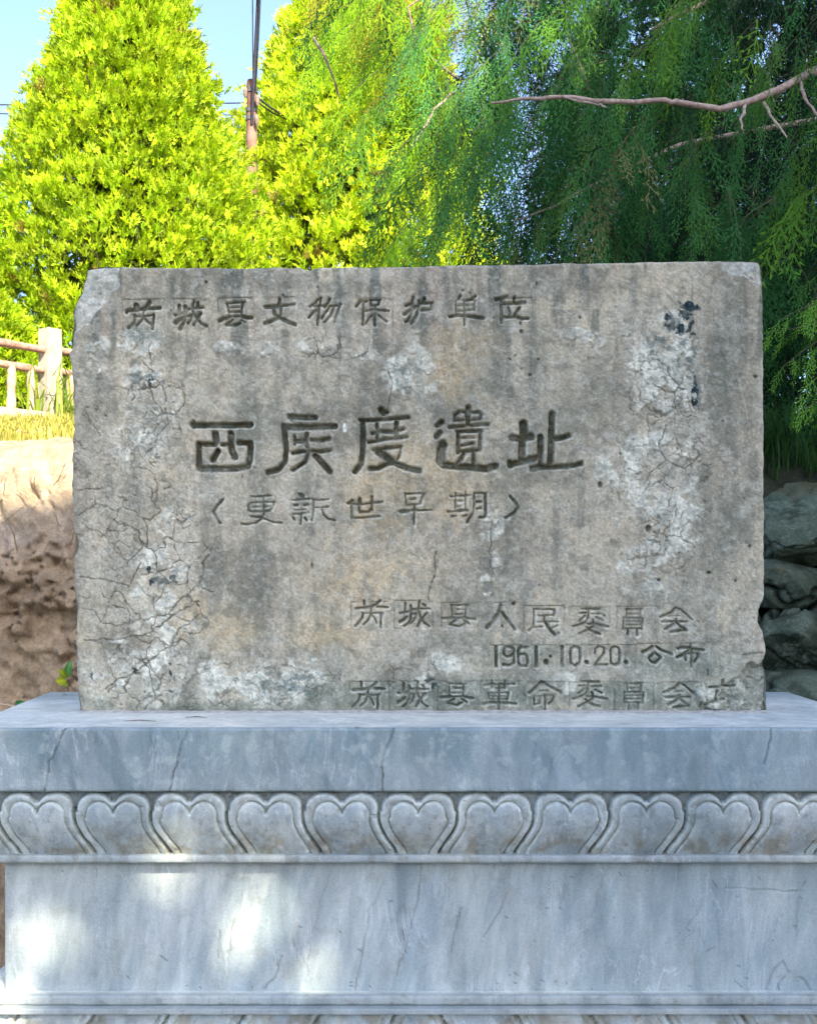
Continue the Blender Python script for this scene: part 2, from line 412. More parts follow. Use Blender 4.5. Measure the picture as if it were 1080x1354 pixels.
G('ZHI', 668, 540, "115 240,200 240,330;95 90,385 210,400 340,370;95 220,420 215,680;88 60,720 70,750;82 60,740 250,700 430,640;86 465,380 465,560 450,640;84 615,70 610,250 605,460 595,720;72 650,400 740,390 840,360;84 360,800 480,770;70 430,780 640,775 830,765 1000,730;60 470,640 460,760")

def shifted(key, dx, dy):
    return [(w, [(x + dx, y + dy) for x, y in pts]) for w, pts in GL[key]]
SMALL = []
for k in ('rui1 cheng1 xian1 wen wu bao hu dan wei lb geng xin shi zao qi rb rui cheng xian ren min wei2 yuan hui d1 d2 gong bu ge ming li').split():
    SMALL += GL[k]
SMALL += shifted('rui', -4, 108) + shifted('cheng', -2, 106.5) + shifted('xian', -3, 104) + shifted('wei2', -1, 96) + shifted('yuan', 1.5, 98) + shifted('hui', 4.5, 100)
BIG = []
for k in ('XI', 'HOU', 'DU', 'YI', 'ZHI'): BIG += GL[k]
# ruled squares round the small characters (x0,y0,x1,y1)
BOXES = [(162, 396, 217, 437), (229, 395, 276, 437), (288, 394, 336, 436), (344, 393, 394, 434), (469, 394, 519, 434), (655, 394, 704, 434),
         (464, 796, 516, 832), (521, 794, 572, 831), (583, 797, 632, 832), (637, 797, 688, 832), (692, 801, 746, 838), (751, 802, 806, 840), (815, 802, 866, 840),
         (648, 853, 742, 884), (745, 853, 840, 884), (843, 851, 935, 884),
         (462, 901, 515, 939), (521, 901, 574, 940), (578, 901, 631, 940), (635, 900, 692, 940), (694, 902, 746, 940), (752, 902, 806, 940), (812, 902, 864, 940), (868, 902, 922, 940), (927, 903, 976, 940)]

# ---------------------------------------------------------------- the stone tablet
D0 = 2.286
PXM = D0 / F
def interp(pts, q):
    a = np.array(pts, dtype=float); return np.interp(q, a[:, 0], a[:, 1])
NX, NY = 820, 530
u = np.linspace(0, 1, NX); v = np.linspace(0, 1, NY)
ux = 96 + u * 915
yy = 346 + v * 597
Lx = interp([(344, 116), (356, 113), (372, 110), (388, 103), (400, 98), (440, 96), (462, 93), (500, 96), (541, 99), (570, 97), (648, 96), (700, 98), (715, 101), (745, 98), (772, 98.5), (805, 103), (850, 100.5), (900, 102.6), (938, 107), (943, 107)], yy)
Rx = interp([(344, 1002), (350, 1005), (360, 1006), (372, 1008), (600, 1009.5), (770, 1010), (792, 1009), (806, 1003), (825, 1003), (835, 1009), (860, 1012), (880, 1008), (892, 1012), (943, 1014)], yy)
Ty = interp([(96, 356), (118, 353.5), (160, 353), (300, 354.5), (384, 353), (390, 355), (397, 357), (410, 354.5), (425, 353.5), (560, 352.5), (574, 352), (590, 350.5), (700, 349), (800, 347.5), (953, 344.5), (1003, 345.5), (1012, 347)], ux)
By = np.full(NX, 942.5)
Lx = Lx + (fbm(yy, yy * 0 + 3, 14, 3, 5) - .5) * 4.5
Rx = Rx + (fbm(yy, yy * 0 + 9, 12, 3, 6) - .5) * 2.6
Ty = Ty + (fbm(ux, ux * 0 + 4, 22, 4, 8) - .5) * 3.0
U, V = np.meshgrid(u, v)
X = Lx[:, None] * (1 - U) + Rx[:, None] * U
Y = Ty[None, :] * (1 - V) + By[None, :] * V
edge = np.minimum(np.minimum(X - Lx[:, None], Rx[:, None] - X), Y - Ty[None, :])

# carve depth in pixels of the photograph (1.43 mm)
H = np.zeros_like(X)
WX = (fbm(X, Y, 5, 2, 40) - .5); WY = (fbm(X, Y, 5, 2, 41) - .5)
cut = np.zeros_like(X); cutbig = np.zeros_like(X)
def carve(strokes, arr, kw, depthf, wob, soft):
    for w, pts in strokes:
        w = w * kw
        xs = [p[0] for p in pts]; ys = [p[1] for p in pts]; m = w + 4
        i0 = int(max(0, (min(xs) - m - 104) / 910 * NX - 8)); i1 = int(min(NX, (max(xs) + m - 94) / 910 * NX + 10))
        j0 = int(max(0, (min(ys) - m - 358) / 588 * NY - 4)); j1 = int(min(NY, (max(ys) + m - 342) / 588 * NY + 6))
        sx = X[j0:j1, i0:i1]; sy = Y[j0:j1, i0:i1]
        d = poly_dist(sx, sy, pts) + WX[j0:j1, i0:i1] * wob
        dep = depthf(w)
        p = sstep(-soft * 0.35, soft, w / 2 - d) * dep
        arr[j0:j1, i0:i1] = np.maximum(arr[j0:j1, i0:i1], p)
carve(SMALL, cut, 1.26, lambda w: 2.6 + 0.6 * w, 1.1, 1.9)
carve(BIG, cutbig, 1.14, lambda w: min(10.5, 3.0 + 0.9 * w), 1.2, 3.0)
floorn = fbm(X, Y, 6, 3, 44)
H -= np.maximum(cut, cutbig) * (0.82 + 0.36 * floorn)

rim_light = np.zeros_like(X)  # slightly raised pale lip, mostly lower right, imitating lit groove edges
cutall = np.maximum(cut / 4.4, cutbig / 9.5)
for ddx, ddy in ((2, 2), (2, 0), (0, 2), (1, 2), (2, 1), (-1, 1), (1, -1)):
    rim_light = np.maximum(rim_light, np.roll(np.roll(cutall, ddx, 1), ddy, 0))
rim_light = sstep(.12, .5, rim_light) * (1 - sstep(.02, .22, cutall)) * sstep(.30, .55, fbm(X, Y, 18, 3, 240))
H += rim_light * .5
boxline = np.zeros_like(X)
for k, (a, b, c, d) in enumerate(BOXES):
    q = poly_dist(X, Y, [(a, b), (c, b - .5)]) if k % 3 != 1 else poly_dist(X, Y, [(a, b), (c, b), (c, d)])
    if k % 2 == 0: q = np.minimum(q, poly_dist(X, Y, [(a, b), (a + .5, d)]))
    if k in (6, 7, 19, 20, 21, 0): q = np.minimum(q, poly_dist(X, Y, [(a, b), (a, d), (a + 10, d)]))
    boxline = np.maximum(boxline, (1 - sstep(0.2, 1.1, q)) * sstep(.38, .58, fbm(X, Y, 20, 2, 60 + k)))
    inside = ((X > a) & (X < c) & (Y > b) & (Y < d))
    H -= inside * (0.7 + 0.6 * ((k * 7) % 3) / 2)
H -= boxline * 1.6

# general undulation of the face
n_big = fbm(X, Y, 160, 4, 1); n_mid = fbm(X, Y, 45, 5, 2); n_fine = fbm(X, Y, 7, 4, 3); n_grain = fbm(X, Y, 2.4, 2, 4)
H += (n_mid - .5) * 2.6 + (n_fine - .5) * 1.7 + (n_grain - .5) * 1.1

# plaster (pale) patches
def many(lst, base=100, **kw):
    m = np.zeros_like(X)
    for k, (cx, cy, rx, ry) in enumerate(lst):
        m = np.maximum(m, blob(X, Y, cx, cy, rx, ry, seed=base + k * 3, **kw))
    return m
pale = many([(185, 452, 26, 18), (190, 500, 30, 26), (205, 545, 36, 30), (185, 590, 40, 34), (430, 458, 38, 12), (482, 466, 20, 12), (340, 462, 26, 10), (300, 458, 22, 8),
             (868, 470, 46, 74), (885, 540, 50, 34), (850, 600, 50, 34), (900, 610, 30, 40), (815, 620, 30, 30), (850, 665, 44, 34), (880, 715, 40, 34), (905, 670, 26, 40), (845, 740, 30, 22),
             (545, 495, 34, 40), (760, 440, 30, 8), (785, 450, 14, 12), (650, 690, 20, 22), (655, 745, 8, 20), (640, 775, 10, 14),
             (215, 745, 44, 34), (235, 700, 30, 40), (205, 800, 44, 34), (235, 840, 24, 30), (150, 895, 44, 42), (215, 890, 40, 46), (350, 905, 60, 30), (290, 900, 30, 30),
             (400, 885, 30, 24), (590, 880, 40, 14), (570, 900, 20, 12), (870, 780, 22, 30), (935, 915, 20, 18), (745, 905, 24, 16), (130, 470, 18, 26)], wob=0.55, soft=0.3)
corner = np.zeros_like(X)
c1 = np.clip((160 - X) * 0.9 + (430 - Y) * 0.75 - 42 + (fbm(X, Y, 20, 4, 70) - .5) * 26, -4, 4)
tl = sstep(-0.6, 0.8, c1) * (X < 159 + (fbm(X, Y, 14, 3, 72) - .5) * 8) * (Y < 455)
tr = sstep(-1.0, 1.0, np.minimum(X - 953 + (fbm(X, Y, 9, 3, 71) - .5) * 8, (X - 950) * 0.30 + 356 - Y + (fbm(X, Y, 8, 3, 73) - .5) * 8 + (X > 990) * 2)) 
bl = blob(X, Y, 102, 722, 6, 16, seed=77)
corner = np.maximum(tl, tr)
flake = pale * sstep(.47, .54, fbm(X, Y, 20, 6, 80, .62))
flake_edge = sstep(.25, .5, flake) - sstep(.5, .8, flake)
H += flake * 1.5
H -= corner * (2.2 + (fbm(X, Y, 12, 4, 81) - .5) * 5)
H -= bl * 3

# crack network, mostly in the plastered zones
wx = X + (fbm(X, Y, 22, 4, 85) - .5) * 26; wy = Y + (fbm(X, Y, 22, 4, 86) - .5) * 26
e1, _ = voronoi_edge(wx, wy, 34, 5); e2, _ = voronoi_edge(wx + 50, wy, 15, 9); e3, _ = voronoi_edge(wx, wy + 99, 95, 15)
zone = sstep(.15, .6, many([(190, 540, 60, 110), (200, 780, 80, 160), (300, 905, 190, 40), (880, 620, 70, 180), (560, 895, 60, 30), (150, 640, 60, 120), (440, 460, 60, 20), (240, 700, 50, 60)], 300, wob=0.4))
crack = (1 - sstep(0.25, 0.95, e1)) * sstep(.40, .58, fbm(X, Y, 40, 3, 88)) * zone
crack = np.maximum(crack, (1 - sstep(0.15, 0.75, e2)) * sstep(.50, .66, fbm(X, Y, 30, 3, 89)) * zone * 0.8)
crack = np.maximum(crack, (1 - sstep(0.2, 1.0, e3)) * sstep(.50, .64, fbm(X, Y, 60, 3, 90)) * 0.7 * sstep(.2, .6, zone + .25))
LINES = [(1.0, [(105, 764), (125, 765), (150, 769), (170, 776), (176, 762), (186, 745)]), (1.1, [(112, 848), (160, 844), (198, 838), (212, 828), (232, 812), (262, 795)]),
         (1.1, [(140, 912), (155, 900), (175, 892), (196, 875), (215, 860), (228, 853), (240, 845)]), (.8, [(180, 868), (196, 880), (202, 900), (205, 925), (190, 938)]),
         (.9, [(143, 880), (147, 892), (155, 902), (143, 915)]), (1.0, [(650, 690), (647, 640 + 110), (652, 760)]), (1.0, [(575, 730), (577, 755), (568, 775), (567, 792)]),
         (.8, [(510, 545), (515, 528), (520, 505), (512, 490)]), (.9, [(882, 560), (870, 590), (880, 610), (905, 622), (925, 600)]), (.8, [(880, 610), (862, 622), (850, 640)]),
         (.9, [(190, 482), (201, 490), (200, 500), (215, 510), (222, 530)]), (.9, [(194, 600), (203, 592), (210, 575), (222, 560), (219, 540)]),
         (1.0, [(105, 648), (120, 646), (135, 645)]), (.8, [(150, 800), (168, 806), (172, 830), (165, 845)])]
rough1 = (fbm(X, Y, 9, 3, 93) - .5) * 7; rough2 = (fbm(X + 100, Y, 9, 3, 94) - .5) * 7
for w, pts in LINES:
    q = poly_dist(X + rough1, Y + rough2, pts)
    crack = np.maximum(crack, (1 - sstep(w * .45, w * 1.2, q)))
H -= crack * 1.6

# pits and scratches
pits = np.zeros_like(X)
PITS = [(793, 641, 3.2, 4.5), (857, 699, 4.2, 5), (937, 757, 3, 2), (972, 768, 1.8, 2.4), (999, 498, 3, 2), (700, 398 + 98, 2, 2), (688, 426, 2, 4), (689, 438, 3, 3), (766, 420, 2, 2), (709, 375, 1.6, 2.4), (272, 373, 2, 2),
        (374, 390, 1.6, 1.6), (712, 475, 1.6, 1.6), (674, 475, 1.5, 1.5), (955, 557, 1.6, 1.6), (679, 798, 2.6, 2.6), (664, 828, 1.8, 1.8), (799, 814, 2, 2), (870, 767, 2, 2), (991, 722, 2, 2), (727, 868, 2.2, 2), (412, 747, 1.6, 3.4), (196, 573, 1.2, 1.2),
        (141, 550, 1.5, 1.5), (420, 380, 1.2, 1.2), (820, 600, 1.4, 1.4), (500, 600, 1.2, 1.2), (612, 384, 1.4, 1.4)]
for k in range(110):
    PITS.append((rng.uniform(110, 1000), rng.uniform(365, 935), rng.uniform(.7, 1.3), rng.uniform(.7, 1.5)))
for cx, cy, rx, ry in PITS:
    m = 3 * max(rx, ry) + 3
    i0 = int(max(0, (cx - m - 104) / 910 * NX - 6)); i1 = int(min(NX, (cx + m - 94) / 910 * NX + 6))
    j0 = int(max(0, (cy - m - 358) / 588 * NY - 4)); j1 = int(min(NY, (cy + m - 342) / 588 * NY + 6))
    sx = X[j0:j1, i0:i1] + rough1[j0:j1, i0:i1] * .25; sy = Y[j0:j1, i0:i1]
    q = np.sqrt(((sx - cx) / rx) ** 2 + ((sy - cy) / ry) ** 2)
    pits[j0:j1, i0:i1] = np.maximum(pits[j0:j1, i0:i1], (1 - sstep(.5, 1.2, q)) * min(rx + .3, 3.5) / 1.6)
H -= pits * 3.2
scr = np.zeros_like(X)
for w, pts in [(.7, [(973, 487), (985, 535), (994, 588)]), (.6, [(136, 502), (148, 486), (155, 478)]), (.6, [(576, 455), (585, 500), (592, 545)]), (.6, [(594, 470), (597, 500)]), (.7, [(725, 407), (760, 408), (788, 406)]), (.6, [(345, 520), (358, 500), (372, 488)]), (.5, [(800, 610), (770, 628)])]:
    scr = np.maximum(scr, 1 - sstep(w * .4, w * 1.3, poly_dist(X + rough1 * .15, Y, pts)))
H -= scr * 0.5
chalk = blob(X, Y, 456, 566, 3.0, 6.5, wob=.3, sc=4, seed=61)

# broken lower right corner, chipped right edge, ragged left edge
bd = (X - 978) * 0.66 + (Y - 890) * 0.75
brk = sstep(-2, 3, np.minimum(bd + (fbm(X, Y, 26, 4, 95) - .5) * 44, 60)) * sstep(0, 5, Y - 862)
brk2 = blob(X, Y, 972, 928, 34, 17, wob=.5, seed=97)
brk = np.maximum(brk, brk2)
slab_a, sid = voronoi_edge(X * 0.75 + Y * 0.5 + rough1 * 2, Y * 1.1 - X * 0.55 + rough2 * 2, 17, 21)
lay = np.floor((sid * 3)) * 1.8
H -= brk * (6.0 + lay * 1.6 + (fbm(X, Y, 13, 5, 98, .6) - .5) * 16)
ledge = 1 - sstep(.6, 2.0, poly_dist(X + rough1 * .5, Y + rough2 * .4, [(981, 866), (995, 865), (1006, 864)]))
H -= ledge * 4
chip = blob(X, Y, 1010, 815, 8, 22, wob=.3, sc=9, seed=99)
H -= chip * 5
chipl = many([(97, 722, 7, 14), (96, 440, 6, 20), (97, 520, 6, 16), (99, 800, 6, 22), (103, 930, 8, 18), (390, 357, 9, 3)], 500, wob=.4)
H -= chipl * 2.5
bt = sstep(936, 942, Y) * (fbm(X, Y, 9, 3, 96))
H -= bt * 2.0
H -= np.exp(-np.clip(edge, 0, 50) / 1.3) * 2.6

# surface colours (lit stroke edges painted in): linear reflectances
def mixc(c, m, t): return c * (1 - m[..., None]) + np.array(t)[None, None, :] * m[..., None]
C = np.ones(X.shape + (3,)) * np.array([0.408, 0.370, 0.306])
tone = fbm(X, Y, 110, 5, 201)
C = mixc(C, sstep(.46, .70, tone) * .85, (0.245, 0.226, 0.186))
C = mixc(C, sstep(.50, .72, fbm(X, Y, 60, 5, 203)) * .6, (0.50, 0.44, 0.35))
streak = fbm(X, Y * 0.12, 16, 4, 205)
topz = 1 - sstep(370, 520, Y + (n_mid - .5) * 120)
C = mixc(C, sstep(.52, .68, streak) * (.40 + .60 * topz), (0.165, 0.170, 0.150))
C = mixc(C, sstep(.54, .70, fbm(X + 500, Y * 0.15, 22, 4, 206)) * .45 * (.4 + topz), (0.40, 0.33, 0.275))
warm = many([(590, 480, 40, 60), (575, 620, 60, 60), (590, 670, 40, 30), (430, 840, 60, 34), (300, 830, 46, 30), (470, 780, 60, 30), (500, 660, 60, 60), (250, 820, 30, 40), (480, 760, 90, 40), (640, 450, 30, 30)], 400, wob=.4, soft=.8)
drip = many([(x_, 352 + l_ * .5, w_, l_ * .62) for x_, w_, l_ in ((228, 5, 70), (243, 4, 46), (262, 6, 90), (352, 7, 60), (378, 5, 110), (458, 8, 120), (474, 5, 60), (560, 5, 50), (602, 5, 46), (636, 8, 130), (655, 7, 170), (704, 6, 190), (742, 5, 80), (838, 5, 70), (130, 7, 190), (150, 5, 120), (962, 8, 200), (985, 5, 130))], 800, wob=.35, soft=.8, sc=9)
C = mixc(C, drip * .50, (0.150, 0.158, 0.140))
C = mixc(C, warm * .40, (0.56, 0.43, 0.265))
dark = many([(655, 470, 22, 80), (660, 430, 24, 30), (470, 380, 50, 16), (380, 372, 34, 18), (250, 375, 26, 30), (340, 560, 50, 50), (120, 560, 30, 70), (560, 420, 24, 12), (135, 520, 24, 60), (710, 470, 16, 60), (740, 560, 50, 40),
             (720, 620, 60, 40), (505, 905, 50, 30), (620, 915, 90, 26), (600, 850, 60, 16), (800, 915, 80, 24), (700, 900, 60, 34), (440, 870, 30, 40), (440, 920, 50, 24), (950, 700, 40, 90), (960, 500, 30, 120), (700, 380, 30, 16), (790, 520, 30, 60)], 430, wob=.55, soft=.7)
C = mixc(C, dark * .50, (0.165, 0.172, 0.148))
green = many([(560, 920, 240, 22), (860, 920, 140, 24), (300, 935, 200, 10), (900, 880, 90, 24), (690, 860, 60, 14), (190, 440, 28, 10), (130, 930, 30, 16)], 470, wob=.5, soft=.7)
C = mixc(C, green * .55, (0.165, 0.200, 0.170))
pf = pale * sstep(.40, .56, fbm(X, Y, 15, 5, 230))
C = mixc(C, pale * .22 + pf * .35, (0.52, 0.49, 0.43))
C = mixc(C, flake * .75, (0.66, 0.64, 0.575))
C = mixc(C, flake * sstep(.5, .62, fbm(X, Y, 5, 3, 212)) * .5, (0.30, 0.33, 0.32))
C = mixc(C, corner * .85, (0.52, 0.51, 0.475))
C = mixc(C, corner * sstep(.5, .65, fbm(X, Y, 16, 4, 214)) * .6, (0.33, 0.35, 0.34))
C = mixc(C, brk * .7, (0.34, 0.345, 0.30))
C = mixc(C, brk * sstep(.48, .62, fbm(X, Y, 10, 5, 215)) * .8, (0.56, 0.56, 0.50))
C = mixc(C, chip * .6, (0.45, 0.42, 0.37))
pbl = many([(545, 500, 26, 26), (895, 470, 34, 60), (190, 500, 20, 16), (920, 530, 10, 30), (195, 448, 26, 10), (380, 905, 50, 20), (880, 450, 30, 30)], 520, wob=.6)
C = mixc(C, pbl * sstep(.48, .62, fbm(X, Y, 7, 4, 216)) * .65, (0.13, 0.18, 0.185))
paint = many([(908, 408, 15, 9), (905, 425, 12, 14), (884, 425, 7, 12), (893, 438, 9, 6), (915, 446, 5, 6), (918, 520, 5, 22), (213, 768, 15, 6), (228, 764, 5, 5), (203, 770, 6, 5), (196, 752, 4, 5), (233, 770, 2.5, 2.5)], 540, wob=.55, soft=.15, sc=7)
C = mixc(C, np.clip(paint * 1.2, 0, 1) * sstep(.36, .44, fbm(X, Y, 6, 3, 217)), (0.022, 0.045, 0.058))
dots = many([(225, 897, 9, 24), (222, 880, 7, 12), (180, 886, 7, 6), (205, 505, 16, 9), (560, 905, 26, 12), (120, 895, 10, 10), (935, 890, 12, 6)], 560, wob=.3)
C = mixc(C, dots * sstep(.60, .66, fbm(X, Y, 4.5, 2, 218)), (0.04, 0.065, 0.075))
C = mixc(C, crack * .80, (0.115, 0.105, 0.088))
C = mixc(C, boxline * .6, (0.14, 0.14, 0.12))
C = mixc(C, np.clip(pits, 0, 1) * .6, (0.10, 0.095, 0.08))
C = mixc(C, chalk, (0.80, 0.80, 0.76)); C = mixc(C, scr * .55, (0.55, 0.47, 0.36))
C = mixc(C, rim_light * .5, (0.62, 0.61, 0.55))  # lit groove edges painted pale
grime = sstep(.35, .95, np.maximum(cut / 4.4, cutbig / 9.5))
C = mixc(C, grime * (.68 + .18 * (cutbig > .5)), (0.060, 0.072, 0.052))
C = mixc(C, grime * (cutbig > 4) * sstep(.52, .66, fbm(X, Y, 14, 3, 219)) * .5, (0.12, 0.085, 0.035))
C = mixc(C, sstep(.44, .60, fbm(X, Y, 9, 4, 220)) * .22, (0.20, 0.195, 0.17))
mott = fbm(X, Y, 24, 5, 231, .62)
C = mixc(C, sstep(.52, .66, mott) * .30, (0.47, 0.45, 0.40))
C = mixc(C, sstep(.54, .68, fbm(X, Y, 18, 5, 232, .62)) * .42, (0.17, 0.175, 0.155))
C = mixc(C, sstep(.56, .62, fbm(X, Y, 9, 5, 233, .7)) * .25, (0.52, 0.51, 0.47))
C = mixc(C, sstep(.57, .64, fbm(X, Y, 7, 5, 234, .7)) * .25, (0.15, 0.155, 0.135))
C *= (0.78 + 0.46 * fbm(X, Y, 2.6, 3, 221))[..., None]
C = np.clip((C / .3) ** 1.22 * .318, .005, .85) * np.array([.975, 1.02, .96])

def stele_xyz(px, py, relief_px):
    return np.stack([(px - 510) * PXM, D0 - relief_px * PXM, CZ - (py - 740) * PXM], -1)
front = stele_xyz(X, Y, H).reshape(-1, 3)
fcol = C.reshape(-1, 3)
idx = np.arange(NX * NY).reshape(NY, NX)
ring = np.concatenate([idx[0, :], idx[1:, -1], idx[-1, -2::-1], idx[-2:0:-1, 0]])
verts = [front]; cols = [fcol]; faces = [grid_faces(NX, NY)]
prev = ring; base = len(front); nr = len(ring)
cx0, cz0 = 0.07, CZ - (645 - 740) * PXM
for k, yo in enumerate((0.004, 0.012, 0.03, 0.055, 0.085, 0.115, 0.138, 0.14)):
    rp = front[ring].copy()
    rp[:, 1] = D0 + yo
    dirx = np.sign(rp[:, 0] - cx0); 
    nz = (fbm(rp[:, 0] * 900 + rp[:, 2] * 900, np.full(nr, yo * 900.0), 22, 4, 300) - .5) * 0.007 * min(1, k / 2)
    nrm = np.stack([rp[:, 0] - cx0, rp[:, 2] - cz0], 1); nrm /= np.linalg.norm(nrm, axis=1)[:, None]
    sh = nz - (0.004 if k == 7 else 0) - 0.003 * min(1, k / 3)
    rp[:, 0] += nrm[:, 0] * sh; rp[:, 2] += nrm[:, 1] * np.where(rp[:, 2] > 1.0, sh, 0)
    verts.append(rp); cols.append(np.ones((nr, 3)) * np.array([0.27, 0.26, 0.23]) * (0.7 + 0.6 * fbm(rp[:, 0] * 700 + rp[:, 2] * 800, rp[:, 1] * 900, 20, 4, 301))[:, None])
    cur = np.arange(nr) + base; base += nr
    nx_ = np.roll(np.arange(nr), -1)
    faces.append(np.stack([prev, prev[nx_], cur[nx_], cur], 1)); prev = cur
verts.append(np.array([[cx0, D0 + .14, cz0]])); cols.append(np.array([[.27, .26, .23]]))
tri = np.stack([prev, np.roll(prev, -1), np.full(nr, base)], 1)
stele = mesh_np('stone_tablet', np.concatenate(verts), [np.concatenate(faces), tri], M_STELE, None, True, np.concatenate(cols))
tag(stele, 'weathered grey stone tablet carved with rows of Chinese characters, standing on the marble pedestal', 'stone tablet')

# cement bedding smeared along the foot of the tablet
bx = np.linspace(103, 1016, 460); NB = 7
prof = [(0.0, 0.0), (0.25, 1.0), (0.5, 1.9), (0.75, 2.6), (1.0, 3.4), (1.0, 5.0), (1.0, 6.0)]
vb = []
bw = 6 + 9 * fbm(bx, bx * 0, 26, 4, 310); bh = 1.2 + 2.6 * fbm(bx, bx * 0 + 50, 12, 4, 311)
for (a, b) in prof:
    yo = D0 - 0.001 - bw * (1 - a) * PXM + (0.006 if b > 4 else 0)
    zz = 0.9615 + np.minimum(b, 3.4) / 3.4 * bh * PXM - (0.0 if b > 0 else 0.001)
    vb.append(np.stack([(bx - 510) * PXM, yo, zz], 1))
vb = np.concatenate(vb)

# ---------------------------------------------------------------- pedestal
XC = 0.072
DF = 2.07
ped = empty('marble_pedestal', (0, 0, 0))
tag(ped, 'blue grey marble pedestal with bands of carved lotus petals, carrying the tablet', 'pedestal')
bed = mesh_np('mortar_bed', vb, grid_faces(len(bx), len(prof)), mat_simple('pale_mortar', (.30, .30, .28), (.58, .57, .53), 90, .95, .8, .003), ped)

def front_panel(name, x0, x1, z0, z1, yf, step, hfun, cfun, mat, depth):
    """block whose front face is a worn relief grid; x, z in metres, yf = depth of face; sides and back closed"""
    nx = int((x1 - x0) / step) + 1; nz = int((z1 - z0) / step) + 1
    xs = np.linspace(x0, x1, nx); zs = np.linspace(z1, z0, nz)
    XX, ZZ = np.meshgrid(xs, zs)
    qx = (XX * F / yf + 510); qy = 740 - (ZZ - CZ) * F / yf
    h = hfun(qx, qy)
    e = np.minimum(np.minimum(XX - x0, x1 - XX), np.minimum(ZZ - z0, z1 - ZZ)) / 0.0014
    h = h - np.exp(-e / 1.1) * (1.1 + 2.4 * fbm(qx, qy, 18, 4, 77) ** 2)
    fr = np.stack([XX, yf - h * 0.0013, ZZ], -1).reshape(-1, 3)
    c = cfun(qx, qy).reshape(-1, 3)
    idx = np.arange(nx * nz).reshape(nz, nx)
    ring = np.concatenate([idx[0, :], idx[1:, -1], idx[-1, -2::-1], idx[-2:0:-1, 0]])
    V = [fr]; Cc = [c]; Fc = [grid_faces(nx, nz)]; prev = ring; b = len(fr)
    for yo in (0.004, 0.02, depth * .3, depth * .6, depth):
        rp = fr[ring].copy(); rp[:, 1] = yf + yo
        rp[:, 2] += (fbm(rp[:, 0] * 100, rp[:, 1] * 100, 8, 3, 78) - .5) * 0.0012
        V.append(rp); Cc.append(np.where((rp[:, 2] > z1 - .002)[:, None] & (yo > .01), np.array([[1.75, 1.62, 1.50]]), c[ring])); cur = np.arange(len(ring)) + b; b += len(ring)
        Fc.append(np.stack([prev, np.roll(prev, -1), np.roll(cur, -1), cur], 1)); prev = cur
    V.append(np.array([[(x0 + x1) / 2, yf + depth, (z0 + z1) / 2]])); Cc.append(np.ones((1, 3)))
    tri = np.stack([prev, np.roll(prev, -1), np.full(len(prev), b)], 1)
    return mesh_np(name, np.concatenate(V), [np.concatenate(Fc), tri], mat, ped, True, np.concatenate(Cc))

def pz(py, d): return CZ - (py - 740) * d / F
Z_TOP = 0.9615
def crk(x, y, lines, wob=3.0, seed=0, k=1.0):
    a = (fbm(x, y, 14, 4, seed + 1) - .5) * wob * 2.5; b = (fbm(x, y, 14, 4, seed + 2) - .5) * wob * 2.5
    m = np.zeros_like(x)
    for w, pts in lines:
        m = np.maximum(m, 1 - sstep(w * .4, w * 1.15, poly_dist(x + a, y + b, pts)))
    return m * k
SL = [(1.5, [(521, 955), (512, 985), (506, 1010), (505, 1050)]), (1.4, [(1022, 962), (1014, 990), (1011, 1010)]), (1.2, [(250, 962), (235, 1000), (224, 1048)]), (1.2, [(90, 960), (66, 1010), (58, 1050)])]
def slab_h(x, y):
    return (fbm(x, y, 60, 4, 600) - .5) * 2.2 + (fbm(x + y * .4, y * .5, 12, 4, 601) - .5) * 1.1 - crk(x, y, SL, 3, 602) * 2
def slab_c(x, y):
    c = np.ones(x.shape + (3,))
    c = mixc(c, crk(x, y, SL, 3, 602) * .8, (.25, .22, .2))
    g = sstep(.42, .62, fbm(x + y * .3, y * .25, 34, 5, 603)) * (1 - sstep(985, 1035, y + (fbm(x, y, 20, 3, 604) - .5) * 60))
    c = mixc(c, g * .55, (.56, .70, .72))
    c = mixc(c, sstep(.56, .66, fbm(x - y * .5, y * .3, 20, 5, 605)) * .55, (.62, .72, .76))
    c = mixc(c, sstep(.60, .70, fbm(x, y, 15, 4, 606)) * .5, (1.4, 1.36, 1.28))
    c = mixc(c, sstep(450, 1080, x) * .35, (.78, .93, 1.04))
    return c * np.array([.80, .86, .90])
front_panel('top_slab', XC - .803, XC + .803, pz(1047, DF), Z_TOP, DF, .0021, slab_h, slab_c, M_MARBLE_A, .569)

